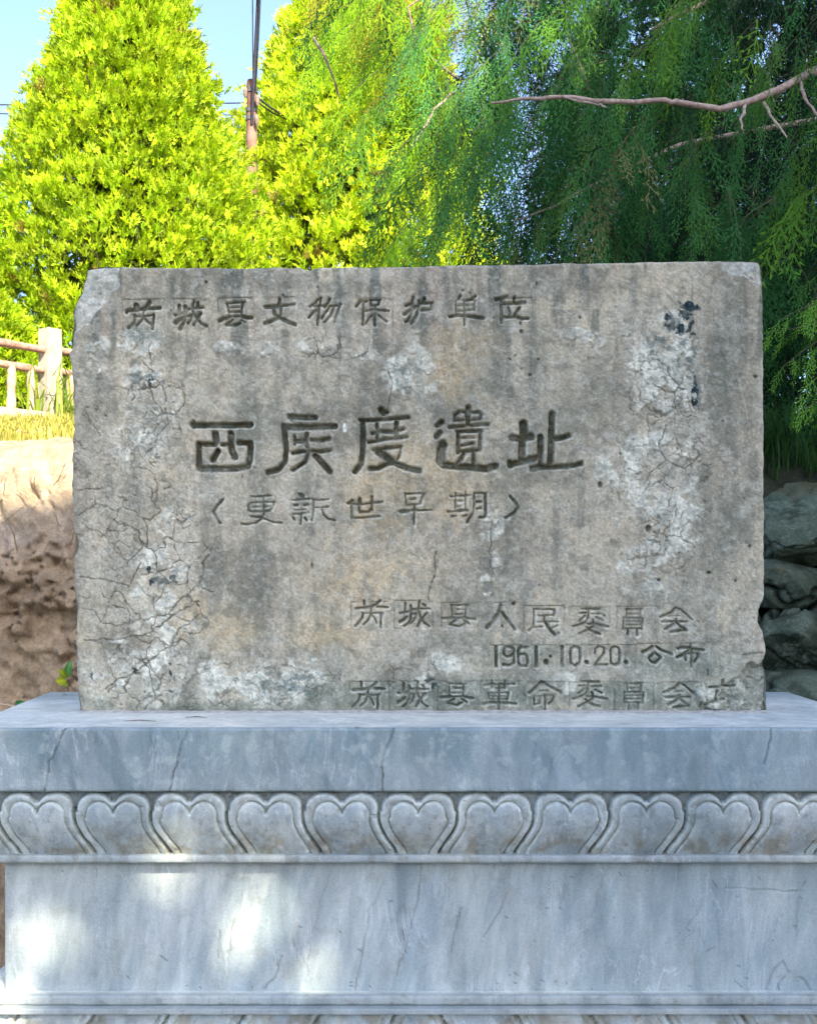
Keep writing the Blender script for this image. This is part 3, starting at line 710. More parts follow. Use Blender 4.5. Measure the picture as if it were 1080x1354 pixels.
# lotus petal bands --------------------------------------------------
PC = 553.0; PITCH = 101.0
def petal_outline(k, inner=False):
    """closed outline in (x, v) pixels; v = 0 top .. 84 bottom. k = 0 the middle petal"""
    cx = PC + k * PITCH
    def sway(t, side):     # side -1 = boundary on the left part of the band (sweeps right), +1 mirrored
        return -side * (22 * sstep(.45, 1.0, t) * (.35 + .65 * t) - 3 * math.sin(math.pi * min(1, t * 1.6)) * 0.5)
    bl = cx - PITCH / 2; br = cx + PITCH / 2
    sl = -1 if bl < PC else 1; sr = -1 if br < PC else 1
    io = 11.5 if inner else 0.9
    rr_ = 18.6 if inner else 24.4; off = 18.6 if inner else 24.4; lc = 34 if inner else 25; hh_ = 20 if inner else 22.5; cusp = 29 if inner else 12
    ts = np.linspace(.42 if inner else .32, 1.03, 12)
    left = [(bl + io + float(sway(t, sl)) + (2.5 * t if inner else 0), t * 84) for t in ts]
    right = [(br - io + float(sway(t, sr)) - (2.5 * t if inner else 0), t * 84) for t in ts]
    top = []
    for a in np.linspace(0, 1, 13):
        ang = math.pi * (1 - a * .86)
        top.append((cx - off + rr_ * math.cos(ang), lc - hh_ * math.sin(ang) ** .8))
    top.append((cx, cusp))
    for a in np.linspace(0, 1, 13):
        ang = math.pi * (.86 - a * .86)
        top.append((cx + off + rr_ * math.cos(ang), lc - hh_ * math.sin(ang) ** .8))
    return left[::-1] + top + right
def inside_poly(x, y, poly):
    c = np.zeros(x.shape, bool); n = len(poly)
    for i in range(n):
        x0, y0 = poly[i]; x1, y1 = poly[(i + 1) % n]
        if y0 == y1: continue
        c ^= ((y0 > y) != (y1 > y)) & (x < (x1 - x0) * (y - y0) / (y1 - y0) + x0)
    return c

def lotus_band(z_top, z_bot, y_top, y_bot, flip, seed):
    """relief band; one mesh part per petal plus the ground behind them. depth follows a bulging profile"""
    x0, x1 = -75, 1210; nx, nv = (520, 38) if flip else (1010, 70)
    xs = np.linspace(x0, x1, nx); vs = np.linspace(-1, 85, nv)
    XX, VV = np.meshgrid(xs, vs)
    h = np.full(XX.shape, -8.5); pid = np.full(XX.shape, -99); inner = np.zeros(XX.shape); rimm = np.zeros(XX.shape); gro = np.zeros(XX.shape)
    for k in range(-6, 7):
        rr = np.random.default_rng(900 + k + seed)
        poly = petal_outline(k); poly2 = petal_outline(k, True)
        m = (np.abs(XX - (PC + k * PITCH)) < 90)
        cols_ = np.where(m[0])[0]
        if len(cols_) == 0: continue
        a, b = cols_[0], cols_[-1] + 1
        sx = XX[:, a:b] + (fbm(XX[:, a:b], VV[:, a:b], 22, 3, seed + 3) - .5) * 2.0; sy = VV[:, a:b] + (fbm(XX[:, a:b], VV[:, a:b], 22, 3, seed + 4) - .5) * 1.6
        ins = inside_poly(sx, sy, poly); ins2 = inside_poly(sx, sy, poly2)
        d = poly_dist(sx, sy, poly); d2 = poly_dist(sx, sy, poly2)
        rim = sstep(0, 3.0, d) * 5.0 + 1.4 * np.sin(np.clip(d / 12.0, 0, 1) * math.pi) - 1.6 * np.clip(d / 12.0, 0, 1)
        rim = rim - np.exp(-(d2 / 1.3) ** 2) * 2.2
        pil = 1.6 + sstep(0, 2.6, d2) * 2.6 + 3.6 * (1 - np.exp(-d2 / 14.0)) - np.exp(-(d2 / 1.0) ** 2) * 1.4
        hh = -4.6 + np.where(ins2, pil, rim)
        sub = h[:, a:b]; sub[ins] = hh[ins]
        pp = pid[:, a:b]; pp[ins] = k
        ii = inner[:, a:b]; ii[ins] = (ins2 * sstep(0, 3, d2))[ins]
        g2 = gro[:, a:b]; g2[ins] = np.maximum(np.exp(-((d2 + .2) / 1.1) ** 2), np.exp(-(d / 1.3) ** 2) * .8)[ins]
        r2 = rimm[:, a:b]; r2[ins] = (np.exp(-((d2 - 1.5) / 2.2) ** 2) * ins2 + np.exp(-((d - 1.5) / 2.5) ** 2) + (~ins2) * .25)[ins]
    h += (fbm(XX, VV, 14, 4, seed + 9) - .5) * 1.1
    bg_ = pid == -99
    h -= sstep(.70, .74, fbm(XX, VV, 11, 5, seed + 41, .6)) * (inner < .5) * 1.8
    h[bg_] += (fbm(XX, VV, 6, 3, seed + 10)[bg_] - .5) * 4
    t = np.clip(VV / 84.0, 0, 1)
    bulge = 0.5 - 0.5 * np.cos(np.clip(t, 0, 1) * math.pi * .5 * 1.25)
    prof = (1 - (1 - np.clip(t * 2.2, 0, 1)) ** 2) * .006 - t ** 2.2 * .034
    yy_ = y_top - (prof - prof[0, 0] * 0) - h * 0.00165
    zz_ = (z_top + (z_bot - z_top) * t)
    Xw = (XX - 510) * 2.075 / F
    if flip:
        zz_ = z_bot + (z_top - z_bot) * t
    P3 = np.stack([Xw, yy_, zz_], -1).reshape(-1, 3)
    c = np.ones(XX.shape + (3,))
    c = c * 1.06
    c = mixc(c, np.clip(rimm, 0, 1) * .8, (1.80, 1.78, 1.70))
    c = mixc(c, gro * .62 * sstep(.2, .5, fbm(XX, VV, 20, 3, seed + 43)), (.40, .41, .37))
    chipm = sstep(.70, .74, fbm(XX, VV, 11, 5, seed + 41, .6)) * (~bg_) * (inner < .5)
    c = mixc(c, chipm * .8, (1.5, 1.46, 1.38))
    c = mixc(c, inner * sstep(.35, .6, fbm(XX, VV, 30, 4, seed + 20)) * .45, (.78, .86, .95))
    c = mixc(c, sstep(.45, .62, fbm(XX, VV, 16, 4, seed + 21)) * sstep(.45, .85, t) * .75, (.80, .68, .52))
    c = mixc(c, sstep(.50, .68, fbm(XX, VV, 12, 5, seed + 22)) * .35, (1.45, 1.40, 1.32))
    c = mixc(c, sstep(.60, .72, fbm(XX, VV, 8, 5, seed + 23)) * .35, (.50, .46, .40))
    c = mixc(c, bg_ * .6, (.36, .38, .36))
    c = c.reshape(-1, 3)
    Fq = grid_faces(nx, nv)
    if flip: Fq = Fq[:, ::-1]
    fp = pid.ravel()[Fq]
    fid = np.where(fp.max(1) == fp.min(1), fp[:, 0], -99)
    # give mixed faces to the petal holding most corners
    mx = fp.max(1); fid = np.where((fid == -99) & (mx != -99) & ((fp == mx[:, None]).sum(1) >= 3), mx, fid)
    for k in sorted(set(fid.tolist())):
        f = Fq[fid == k]
        used, inv = np.unique(f.ravel(), return_inverse=True)
        nm = 'frieze_ground' if k == -99 else 'lotus_petal'
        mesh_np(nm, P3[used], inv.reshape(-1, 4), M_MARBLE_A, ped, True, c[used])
lotus_band(pz(1046.5, DF) - .0005, pz(1131, 2.10), 2.082, None, False, 1000)
yb0, yb1 = 2.082, 2.125
bevel_box('frieze_core', XC - .775, XC + .775, 2.128, 2.60, pz(1130, 2.10), pz(1049, DF), M_MARBLE, ped, 0)
FIL_T = pz(1131, 2.10) + .0005; FIL_B = pz(1142, 2.095)
def fil_h(x, y): return (fbm(x, y, 40, 4, 650) - .5) * 1.5
def fil_c(x, y):
    c = np.ones(x.shape + (3,)) * .98
    c = mixc(c, sstep(.5, .65, fbm(x, y, 40, 4, 651)) * .4, (1.3, 1.25, 1.15))
    c = mixc(c, sstep(.6, .7, fbm(x, y, 14, 4, 652)) * .5, (.6, .56, .48))
    return c
front_panel('fillet', XC - .782, XC + .782, FIL_B, FIL_T, 2.097, .0026, fil_h, fil_c, M_MARBLE_A, .50)
DL = [(1.8, [(806, 1138), (797, 1160), (791, 1180), (781, 1215)]), (1.2, [(440, 1142), (432, 1175), (420, 1210), (408, 1260), (404, 1300)]), (1.2, [(515, 1150), (500, 1185), (485, 1215), (478, 1270), (470, 1308)]),
      (1.2, [(556, 1145), (553, 1190), (540, 1240), (525, 1290)]), (1.2, [(325, 1142), (318, 1190), (305, 1240), (298, 1305)]), (1.2, [(130, 1150), (118, 1195), (110, 1220)]), (1.2, [(610, 1200), (600, 1235), (596, 1270), (588, 1305)]),
      (1.2, [(1060, 1165), (1052, 1200), (1050, 1230)]), (1.3, [(1012, 1308), (1024, 1280), (1035, 1272), (1041, 1285)]), (1.2, [(1025, 1310), (1036, 1290)]), (1.4, [(1055, 1292), (1068, 1302), (1070, 1310)]), (1.2, [(670, 1180), (655, 1215), (640, 1240)]),
      (1.2, [(960, 1175), (1000, 1177), (1060, 1180)]), (1.2, [(292, 1230), (288, 1270), (284, 1308)]), (1.2, [(372, 1262), (365, 1290), (350, 1308)])]
def dado_h(x, y):
    return (fbm(x, y, 80, 4, 660) - .5) * 2.5 + (fbm(x + y * .4, y * .4, 14, 4, 661) - .5) * 1.0 - crk(x, y, DL, 3, 662) * 1.6
def dado_c(x, y):
    c = np.ones(x.shape + (3,)) * 1.16
    c = mixc(c, sstep(.50, .66, fbm(x + y * .35, y * .22, 26, 5, 663)) * .50, (.80, .90, .96))
    c = mixc(c, sstep(.55, .68, fbm(x + y * .30, y * .16, 13, 5, 664)) * .40, (1.42, 1.40, 1.36))
    c = mixc(c, crk(x, y, DL, 3, 662) * .45 * sstep(.35, .6, fbm(x, y, 40, 3, 668)), (.45, .42, .40))
    sp = np.zeros_like(x)
    rr = np.random.default_rng(31)
    for k in range(46):
        cx, cy = rr.uniform(10, 1080), rr.uniform(1150, 1309); an = rr.uniform(-.6, 1.4)
        if k < 12: cy = rr.uniform(1295, 1309)
        L_ = rr.uniform(.5, 2.5) if k % 9 else 6
        sp = np.maximum(sp, 1 - sstep(.5, 1.3, poly_dist(x, y, [(cx - L_ * math.cos(an), cy - L_ * math.sin(an)), (cx + L_ * math.cos(an), cy + L_ * math.sin(an))])))
    c = mixc(c, sp * .75, (.22, .28, .30))
    c = mixc(c, sstep(.62, .70, fbm(x, y, 14, 4, 665)) * .25, (.75, .70, .60))
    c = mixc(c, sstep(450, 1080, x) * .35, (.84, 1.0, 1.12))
    return c
DD = 2.13
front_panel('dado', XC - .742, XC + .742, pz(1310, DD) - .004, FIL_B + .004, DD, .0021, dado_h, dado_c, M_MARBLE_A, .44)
Z1 = pz(1310, DD)
front_panel('lower_fillet', XC - .785, XC + .785, Z1 - .0165, Z1, 2.104, .0026, fil_h, fil_c, M_MARBLE_A, .49)
Z2 = Z1 - .0165
bevel_box('step', XC - .792, XC + .792, 2.088, 2.61, Z2 - .010, Z2 - .0008, M_MARBLE, ped, .0015)
lotus_band(Z2 - .010, Z2 - .118, 2.085, None, True, 2000)
bevel_box('lower_frieze_core', XC - .775, XC + .775, 2.13, 2.60, .30, Z2 - .012, M_MARBLE, ped, 0)
bevel_box('foot', XC - .83, XC + .83, 2.03, 2.68, -.10, Z2 - .119, M_MARBLE, ped, .006)

# ---------------------------------------------------------------- ground, bank, terrace
def ground_z(x, y):
    z = np.zeros_like(x)
    z = z + sstep(3.75, 4.15, y) * 1.45 + sstep(4.1, 6.4, y) * .45
    return z
gy = np.concatenate([np.linspace(-600, -20, 12), np.linspace(-15, 3.2, 30), np.linspace(3.4, 4.4, 12), np.linspace(4.6, 8, 16), np.linspace(9, 40, 16), np.linspace(60, 1500, 16)])
gx = np.concatenate([np.linspace(-1200, -30, 12), np.linspace(-20, 20, 90), np.linspace(30, 1200, 12)])
GX, GY = np.meshgrid(gx, gy)
GZ = ground_z(GX, GY) + (fbm(GX, GY, 1.3, 4, 700) - .5) * .07 * (np.abs(GY) < 60)
gv = np.stack([GX, GY, GZ], -1).reshape(-1, 3)
g = mesh_np('ground', gv, grid_faces(len(gx), len(gy))[:, ::-1], M_SOIL2, None, True)
tag(g, kind='structure')

# detailed earth bank: follows a profile from its foot to the fence
def bank_profile(s):
    pts = np.array([(3.30, -.05), (3.42, .05), (3.52, .40), (3.66, .75), (3.74, 1.0), (3.84, 1.25), (3.98, 1.45), (4.20, 1.60), (4.6, 1.70), (5.2, 1.80), (5.9, 1.90), (6.3, 1.965), (6.7, 1.985)])
    L = np.concatenate([[0], np.cumsum(np.linalg.norm(np.diff(pts, axis=0), axis=1))]); L /= L[-1]
    return np.interp(s, L, pts[:, 0]), np.interp(s, L, pts[:, 1])
bxs = np.concatenate([np.linspace(-7, -2.15, 36), np.linspace(-2.1, -.65, 230), np.linspace(-.63, 2.4, 130), np.linspace(2.45, 6, 30)])
bs = np.concatenate([np.linspace(0, .10, 14), np.linspace(.105, .50, 170), np.linspace(.51, 1, 40)])
BX, BS = np.meshgrid(bxs, bs)
BY, BZ = bank_profile(BS)
a1 = fbm(BX, BZ + BY, .50, 5, 710); a2 = fbm(BX + .5 * BZ, BZ * .9 - .2 * BX, .11, 5, 711, .6)
ve, vid = voronoi_edge(BX + (a2 - .5) * .12, BZ * 1.2 + BY * .3 + (a1 - .5) * .2, .085, 33)
ve2, vid2 = voronoi_edge(BX + (a1 - .5) * .12, BZ * 1.2 + BY * .3 + (a2 - .5) * .1, .036, 34)
low = 1 - sstep(1.12, 1.34, BZ + (a1 - .5) * .35)
facing = 1 - sstep(3.95, 4.3, BY)
r1 = 1 - np.abs(fbm(BX + a2 * .1, BZ * 1.3 + BY * .4, .16, 5, 715, .6) - .5) * 4
r2 = 1 - np.abs(fbm(BX, BZ * 1.4 + BY * .4 + a1 * .1, .055, 4, 716, .6) - .5) * 4
lump = low * (.35 + 1.1 * sstep(.38, .62, fbm(BX, BZ, .22, 3, 720))) * (np.clip(r1, -1, 1) * .050 + np.clip(r2, -1, 1) * .028 + (vid - .5) * .03 * sstep(.0, .01, ve) + (fbm(BX, BZ + BY * .4, .025, 3, 717) - .5) * .025) * facing
scrape = fbm(BX * 1.0 + BZ * .8, BZ * .35 - BX * .1, .035, 4, 712)
disp = (a1 - .5) * .16 * facing + (a2 - .5) * .08 * (.3 + .7 * facing) + lump + (scrape - .5) * .09 * (1 - low) * facing
BY2 = BY - disp; BZ2 = BZ + (a2 - .5) * .03 + (a1 - .5) * .05 * (1 - facing)
bc = np.ones(BX.shape + (3,)) * np.array([.33, .25, .16])
bc = mixc(bc, sstep(.42, .62, a1) * .5, (.44, .35, .25))
bc = mixc(bc, sstep(.50, .66, fbm(BX, BZ, .22, 5, 713)) * .5, (.21, .15, .095))
bc = mixc(bc, (1 - low) * .75, (.37, .31, .25))
bc = mixc(bc, (1 - low) * sstep(.48, .62, scrape) * .75, (.17, .13, .10))
bc = mixc(bc, (1 - low) * sstep(.50, .64, fbm(BX * .8 + BZ, BZ, .12, 5, 719)) * .5, (.24, .19, .15))
bc = mixc(bc, sstep(1.30, 1.42, BZ + (a2 - .5) * .3) * .6, (.40, .31, .19))
bc = mixc(bc, sstep(.2, .7, BX), (.055, .060, .038))
bc *= (.55 + .9 * fbm(BX, BZ, .03, 4, 714))[..., None]
bank = mesh_np('earth_bank', np.stack([BX, BY2, BZ2], -1).reshape(-1, 3), grid_faces(len(bxs), len(bs))[:, ::-1], M_BANK, None, True, bc.reshape(-1, 3))
tag(bank, kind='structure')

# boulders of the dry wall on the right
def boulder(px, py, d, rx, ry, rz, seed, label, rot=0.0, tone=1.0):
    import bmesh
    bm = bmesh.new(); bmesh.ops.create_icosphere(bm, subdivisions=6 if 1000 < px < 1130 and d > 3.36 else 5, radius=1.0)
    v = np.array([tuple(q.co) for q in bm.verts]); f = np.array([[w.index for w in q.verts] for q in bm.faces]); bm.free()
    # boxy: cut by random planes
    rr = np.random.default_rng(seed)
    for k in range(11):
        n = rr.normal(size=3); n /= np.linalg.norm(n); o = rr.uniform(.62, .88)
        dd = v @ n - o
        v = v - np.where(dd > 0, dd * .93, 0)[:, None] * n[None, :]
    w_ = v * np.array([[rx, ry, rz]]) + seed
    nn = fbm3(w_, .12, 5, seed, .55); nf = fbm3(w_, .022, 4, seed + 5, .6); rg = np.abs(fbm3(w_, .10, 4, seed + 33, .55) - .5)
    cre = np.abs(fbm3(w_, .22, 3, seed + 9) - .5)
    v = v * (1 + ((nn - .5) * .07 + (nf - .5) * .022 - .016 * (1 - sstep(0, .02, rg)) - .022 * (1 - sstep(0, .014, cre))) [:, None] / np.array([[rx, ry, rz]]))
    v = v * np.array([rx, ry, rz])
    ca, sa = math.cos(rot), math.sin(rot)
    v = np.stack([v[:, 0] * ca - v[:, 2] * sa, v[:, 1], v[:, 0] * sa + v[:, 2] * ca], 1)
    c = np.ones((len(v), 3)) * np.array([.125, .150, .122]) * tone
    def mx(c, m, t): return c * (1 - m[:, None]) + np.array(t)[None] * m[:, None]
    c = mx(c, sstep(.46, .60, fbm3(v, .10, 5, seed + 11)) * .75, (.25, .28, .25))
    c = mx(c, sstep(.50, .62, fbm3(v, .07, 5, seed + 12)) * .7, (.045, .07, .045))
    c = mx(c, (1 - sstep(0, .018, np.abs(fbm3(v + 3, .09, 5, seed + 13, .65) - .5))) * .55, (.42, .43, .39))
    c = mx(c, sstep(.60, .70, fbm3(v, .12, 3, seed + 14)) * .5, (.22, .15, .09))
    c = mx(c, 1 - sstep(0, .012, cre), (.04, .045, .035))
    c = c * np.array([.52, .62, .52])
    x, y, z = P(px, py, d)
    o = mesh_np('boulder', v, f, M_ROCK, None, True, c)
    o.location = (x, y, z)
    tag(o, label, 'boulder', 'boulders of the rock face beside the tablet')
    return o
boulder(1062, 692, 3.55, .26, .26, .135, 11, 'uppermost pale grey boulder below the grass, right of the tablet', .05, 1.5)
boulder(1035, 775, 3.56, .24, .24, .085, 12, 'flat greenish boulder layer under the uppermost one, right of the tablet', -.12, 1.0)
boulder(1045, 848, 3.45, .135, .20, .115, 13, 'dark fissured round boulder beside the lower right edge of the tablet', .2, .75)
boulder(1125, 850, 3.40, .155, .20, .17, 14, 'grey boulder at the right picture edge below the flat layer', -.25, 1.15)
boulder(1070, 930, 3.35, .30, .22, .10, 15, 'low smooth boulder just behind the right corner of the pedestal', .03, .8)
boulder(1210, 720, 3.55, .22, .24, .20, 16, 'grey boulder standing right of the uppermost pale one', .1, 1.0)
boulder(920, 830, 3.55, .22, .22, .24, 17, 'large boulder mostly hidden behind the right part of the tablet', 0, .9)
boulder(1250, 900, 3.45, .26, .24, .22, 18, 'dark boulder at the far right end of the rock face', .1, .8)
boulder(1000, 1010, 3.35, .30, .24, .16, 19, 'bottom boulder of the rock face behind the pedestal', .0, .8)

# ---------------------------------------------------------------- plants: foliage builders
def spray_template(seed, kind):
    """triangles in a plane-ish plume growing along +z, unit length"""
    rr = np.random.default_rng(seed); T = []
    def blade(p0, p1, w, nrm):
        p0 = np.array(p0); p1 = np.array(p1); d = p1 - p0
        s = np.cross(d, nrm); s /= (np.linalg.norm(s) + 1e-9)
        m = p0 + d * .45
        T.append([p0, m + s * w, p1]); T.append([p0, p1, m - s * w])
    def tip(p0, p1, w, nrm):
        p0 = np.array(p0); p1 = np.array(p1); d = p1 - p0
        s = np.cross(d, nrm); s /= (np.linalg.norm(s) + 1e-9)
        m = p0 + d * .25
        T.append([m - s * w, m + s * w, p1])
    if kind == 'frond':         # fine drooping flat spray
        n = 12; pts = []
        bend = rr.uniform(-.12, .12)
        for i in range(n + 1):
            t = i / n; pts.append(np.array([bend * math.sin(t * 2.4), .06 * math.sin(t * 3), t]))
        for i in range(0, n, 3): 
            a, b = pts[i], pts[i + 3]; s = np.array([.010 * (1.4 - i / n), 0, 0]); T.append([a - s, a + s, b])
        for i in range(1, n):
            t = i / n; side = 1 if i % 2 else -1
            L = (.30 * (1 - t) ** .8 + .09) * rr.uniform(.75, 1.15)
            if t < .25: L *= .5 + 2 * t
            ang = rr.uniform(.42, .68)
            d = np.array([side * math.sin(ang), rr.uniform(-.22, .22), math.cos(ang)])
            p0 = pts[i]; p1 = p0 + d * L
            T.append([p0 - [0, 0, .018], p0 + [0, 0, .018], p1])
            m = max(2, int(L / .085))
            for j in range(1, m + 1):
                q = p0 + d * L * (j / (m + .3)); sd = 1 if (j % 2) else -1
                perp = np.array([d[2], 0, -d[0]])
                e = d * .84 + perp * sd * .46 + np.array([0, rr.uniform(-.15, .15), .12])
                e /= np.linalg.norm(e)
                l2 = .115 * rr.uniform(.75, 1.25) * (1.1 - .4 * j / m)
                tip(q, q + e * l2, .0165, np.array([0, 1, 0]))
        blade(pts[-1] - np.array([0, 0, .04]), pts[-1] + np.array([0, 0, .06]), .009, np.array([0, 1, 0]))
    elif kind == 'plume':       # upright arborvitae tuft: several lobed little fans
        for k in range(6):
            an = rr.uniform(0, 2 * math.pi); r0 = rr.uniform(0, .28)
            b = np.array([math.cos(an) * r0, math.sin(an) * r0, rr.uniform(0, .35)])
            up = np.array([math.cos(an) * rr.uniform(.1, .7), math.sin(an) * rr.uniform(.1, .7), 1.0]); up /= np.linalg.norm(up)
            L = rr.uniform(.38, .66); nr = rr.normal(size=3)
            tip(b, b + up * L, .048, nr)
            s = np.cross(up, nr); s /= np.linalg.norm(s)
            for sg in (-1, 1, -1, 1):
                q = b + up * L * rr.uniform(.1, .7); e = up * .75 + s * sg * .6; e /= np.linalg.norm(e)
                tip(q, q + e * L * .42, .042, nr)
    else:                       # broad leaf cluster
        for k in range(8):
            d = rr.normal(size=3); d[2] = abs(d[2]) * .6; d /= np.linalg.norm(d)
            b = d * rr.uniform(0, .3); blade(b, b + d * rr.uniform(.5, .8), .16, rr.normal(size=3))
    return np.array(T)          # (n,3,3)
FROND = [spray_template(s, 'frond') for s in range(5)]
PLUME = [spray_template(s + 20, 'plume') for s in range(6)]
BROAD = [spray_template(s + 40, 'broad') for s in range(4)]

def foliage(name, tmpl, pos, direc, size, color, mat, parent, rs, flat=None, cull=None):
    """instances templates into one mesh: pos (n,3), direc (n,3) = growth direction, size (n,), color (n,3)"""
    n = len(pos); rr = np.random.default_rng(rs)
    d = direc / np.linalg.norm(direc, axis=1)[:, None]
    r = rr.normal(size=(n, 3)) if flat is None else flat + rr.normal(size=(n, 3)) * .55
    a = np.cross(d, r); a /= np.linalg.norm(a, axis=1)[:, None] + 1e-9
    b = np.cross(d, a)
    which = rr.integers(0, len(tmpl), n)
    Vs, Cs = [], []
    for k, T in enumerate(tmpl):
        s = np.where(which == k)[0]
        if len(s) == 0: continue
        t = T.reshape(-1, 3)
        M = np.stack([a[s], b[s], d[s]], 1)                      # rows: axes
        w = np.einsum('vi,nij->nvj', t, M) * size[s][:, None, None] + pos[s][:, None, :]
        Vs.append(w.reshape(-1, 3))
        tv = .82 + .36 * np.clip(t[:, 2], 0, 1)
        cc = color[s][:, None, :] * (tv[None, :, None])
        Cs.append(cc.reshape(-1, 3))
    Vv = np.concatenate(Vs); Cv = np.concatenate(Cs)
    if cull is not None:
        t3 = Vv.reshape(-1, 3, 3); kp = np.repeat(~(cull(t3.mean(1)) | cull(t3[:, 0]) | cull(t3[:, 1]) | cull(t3[:, 2])), 3); Vv = Vv[kp]; Cv = Cv[kp]
    Ff = np.arange(len(Vv)).reshape(-1, 3)
    return mesh_np(name, Vv, Ff, mat, parent, False, Cv)

def arborvitae(name, x, y, z0, H_, Rm, n, seed, label, cols, tuft=.15, lean=0.0, shape=0.62):
    t = empty(name, (x, y, z0)); tag(t, label, 'tree', 'conifers beyond the fence')
    rr = np.random.default_rng(seed)
    tb = Tubes()
    tb.add([(0, 0, -.1), (0.02, 0, H_ * .4), (lean * .5, 0, H_ * .95)], [.10, .07, .012], 8)
    for k in range(26):
        zz = H_ * rr.uniform(.06, .85); an = rr.uniform(0, 6.28); rad = Rm * (1 - (zz / H_)) ** shape * .8
        tb.add([(0, 0, zz), (math.cos(an) * rad * .5, math.sin(an) * rad * .5, zz + .18), (math.cos(an) * rad, math.sin(an) * rad, min(zz + .55 * H_ / 4.4, H_ * .88))], [.022, .015, .005], 5)
    tb.build('trunk', M_BARK, t)
    q = rr.uniform(0, 1, n) ** .85
    zz = q * H_ * .99
    tt = zz / H_
    prof = Rm * np.minimum(1, (tt + .10) / .25) * (1 - tt ** 1.25) ** shape
    an = rr.uniform(0, 2 * math.pi, n)
    lumps = fbm(an * 3.0 + 20, zz * 2.6, .55, 3, seed) - .5
    lumps2 = fbm(an * 5 + 50, zz * 4, .4, 2, seed + 4) - .5
    rsh = rr.uniform(0, 1, n) ** .55
    rad = prof * (.62 + .38 * rsh) * (1 + .50 * lumps + .42 * lumps2)
    pos = np.stack([np.cos(an) * rad + lean * tt, np.sin(an) * rad, zz], 1)
    dirs = np.stack([np.cos(an) * .55, np.sin(an) * .55, np.full(n, .9)], 1) + rr.normal(size=(n, 3)) * .22
    cm = rr.uniform(0, 1, n)[:, None]
    c = np.array(cols[0])[None] * (1 - cm) + np.array(cols[1])[None] * cm
    c = c * (.62 + .76 * rr.uniform(0, 1, n) ** 1.2)[:, None]
    brown = (fbm(an * 4 + 9, zz * 3.5, .35, 3, seed + 8) > .74) & (rr.uniform(0, 1, n) < .3)
    c[brown] = np.array([.22, .17, .03])
    size = tuft * rr.uniform(.7, 1.35, n)
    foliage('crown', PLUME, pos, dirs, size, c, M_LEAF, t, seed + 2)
    # inner twiggy mass
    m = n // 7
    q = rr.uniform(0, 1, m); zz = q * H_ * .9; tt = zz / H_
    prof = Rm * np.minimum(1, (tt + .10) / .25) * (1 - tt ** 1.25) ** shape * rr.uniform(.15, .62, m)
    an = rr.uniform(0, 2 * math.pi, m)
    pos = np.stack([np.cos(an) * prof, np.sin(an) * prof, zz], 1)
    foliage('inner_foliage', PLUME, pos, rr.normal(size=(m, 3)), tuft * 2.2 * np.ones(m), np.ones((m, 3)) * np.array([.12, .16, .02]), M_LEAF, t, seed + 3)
    return t
YG = [(.26, .42, .010), (.46, .58, .014)]
YG2 = [(.34, .50, .012), (.56, .66, .020)]
arborvitae('arborvitae_tree', -1.93, 9.0, 1.98, 4.35, 1.40, 14500, 51, 'tall bright green arborvitae with a rounded point, left of the utility pole', YG, .14, .0, 1.02)
arborvitae('arborvitae_tree', -.40, 12.5, 1.98, 5.35, 1.85, 9000, 52, 'yellow green arborvitae right of the utility pole, above the tablet', YG2, .21, .1, .55)
arborvitae('arborvitae_tree', -3.65, 8.4, 1.98, 2.35, 1.05, 3500, 53, 'low bright green arborvitae at the left picture edge behind the fence', YG, .15)
arborvitae('arborvitae_tree', -2.55, 7.75, 1.98, .95, .52, 1500, 54, 'small clipped conifer close behind the fence post', YG, .11)

# near drooping conifer on the right -----------------------------------------
con = empty('weeping_cypress_tree', (2.75, 5.0, 1.6)); tag(con, 'dark green drooping conifer with bare grey brown branches, filling the upper right', 'tree')
con_loc = np.array([2.75, 5.0, 1.6])
tb = Tubes()
tb.add([(0, 0, -.2), (.03, .02, 1.2), (-.03, 0, 3.0), (0, 0, 5.2)], [.20, .17, .13, .05], 12)
tb.build('trunk', M_BARK, con)
rr = np.random.default_rng(77)
POS, DIR, SIZ, COLR, FLT = [], [], [], [], []
twigs = Tubes()
def hang_branch(p, d, L, droop, nfr, fs, ctone, rad=.002):
    """a branchlet from p along d drooping; fronds left and right, hanging"""
    p = np.array(p, float); d = np.array(d, float); d /= np.linalg.norm(d)
    pts = [p]; n = 6; v = d.copy()
    for i in range(n):
        v = v + np.array([0, 0, -droop / n]) + rr.normal(size=3) * .07; v /= np.linalg.norm(v)
        pts.append(pts[-1] + v * L / n)
    twigs.add([q - con_loc for q in pts[::2]], np.linspace(rad, rad * .35, n + 1)[::2], 3)
    side = np.cross(v, [0, 0, 1.0]); side /= np.linalg.norm(side) + 1e-6
    for k in range(nfr):
        t = (k + rr.uniform(.2, .9)) / nfr; i = min(n - 1, int(t * n)); f = t * n - i
        q = pts[i] * (1 - f) + pts[i + 1] * f; tv = pts[i + 1] - pts[i]; tv /= np.linalg.norm(tv)
        sg = 1 if k % 2 else -1
        dd = tv * .7 + side * sg * rr.uniform(.25, .8) + np.array([0, 0, -rr.uniform(.5, 1.6)]) + rr.normal(size=3) * .14
        POS.append(q); DIR.append(dd); SIZ.append(fs * rr.uniform(.65, 1.25))
        FLT.append(np.array([rr.normal() * .3, 1.0, rr.normal() * .2]))
        m = rr.uniform(0, 1); hue = ctone
        COLR.append(np.array(hue[0]) * (1 - m) + np.array(hue[1]) * m)
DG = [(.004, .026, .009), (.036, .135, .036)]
DG2 = [(.003, .014, .006), (.010, .040, .014)]  # darkened greens paint shade onto sprays deeper in the crown
BG_ = [(.004, .014, .008), (.010, .030, .016)]  # near-black greens paint the shade at the crown's back
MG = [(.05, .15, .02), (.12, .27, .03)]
LG = [(.13, .30, .015), (.26, .44, .02)]  # lighter greens paint sunlight on the left and top sprays
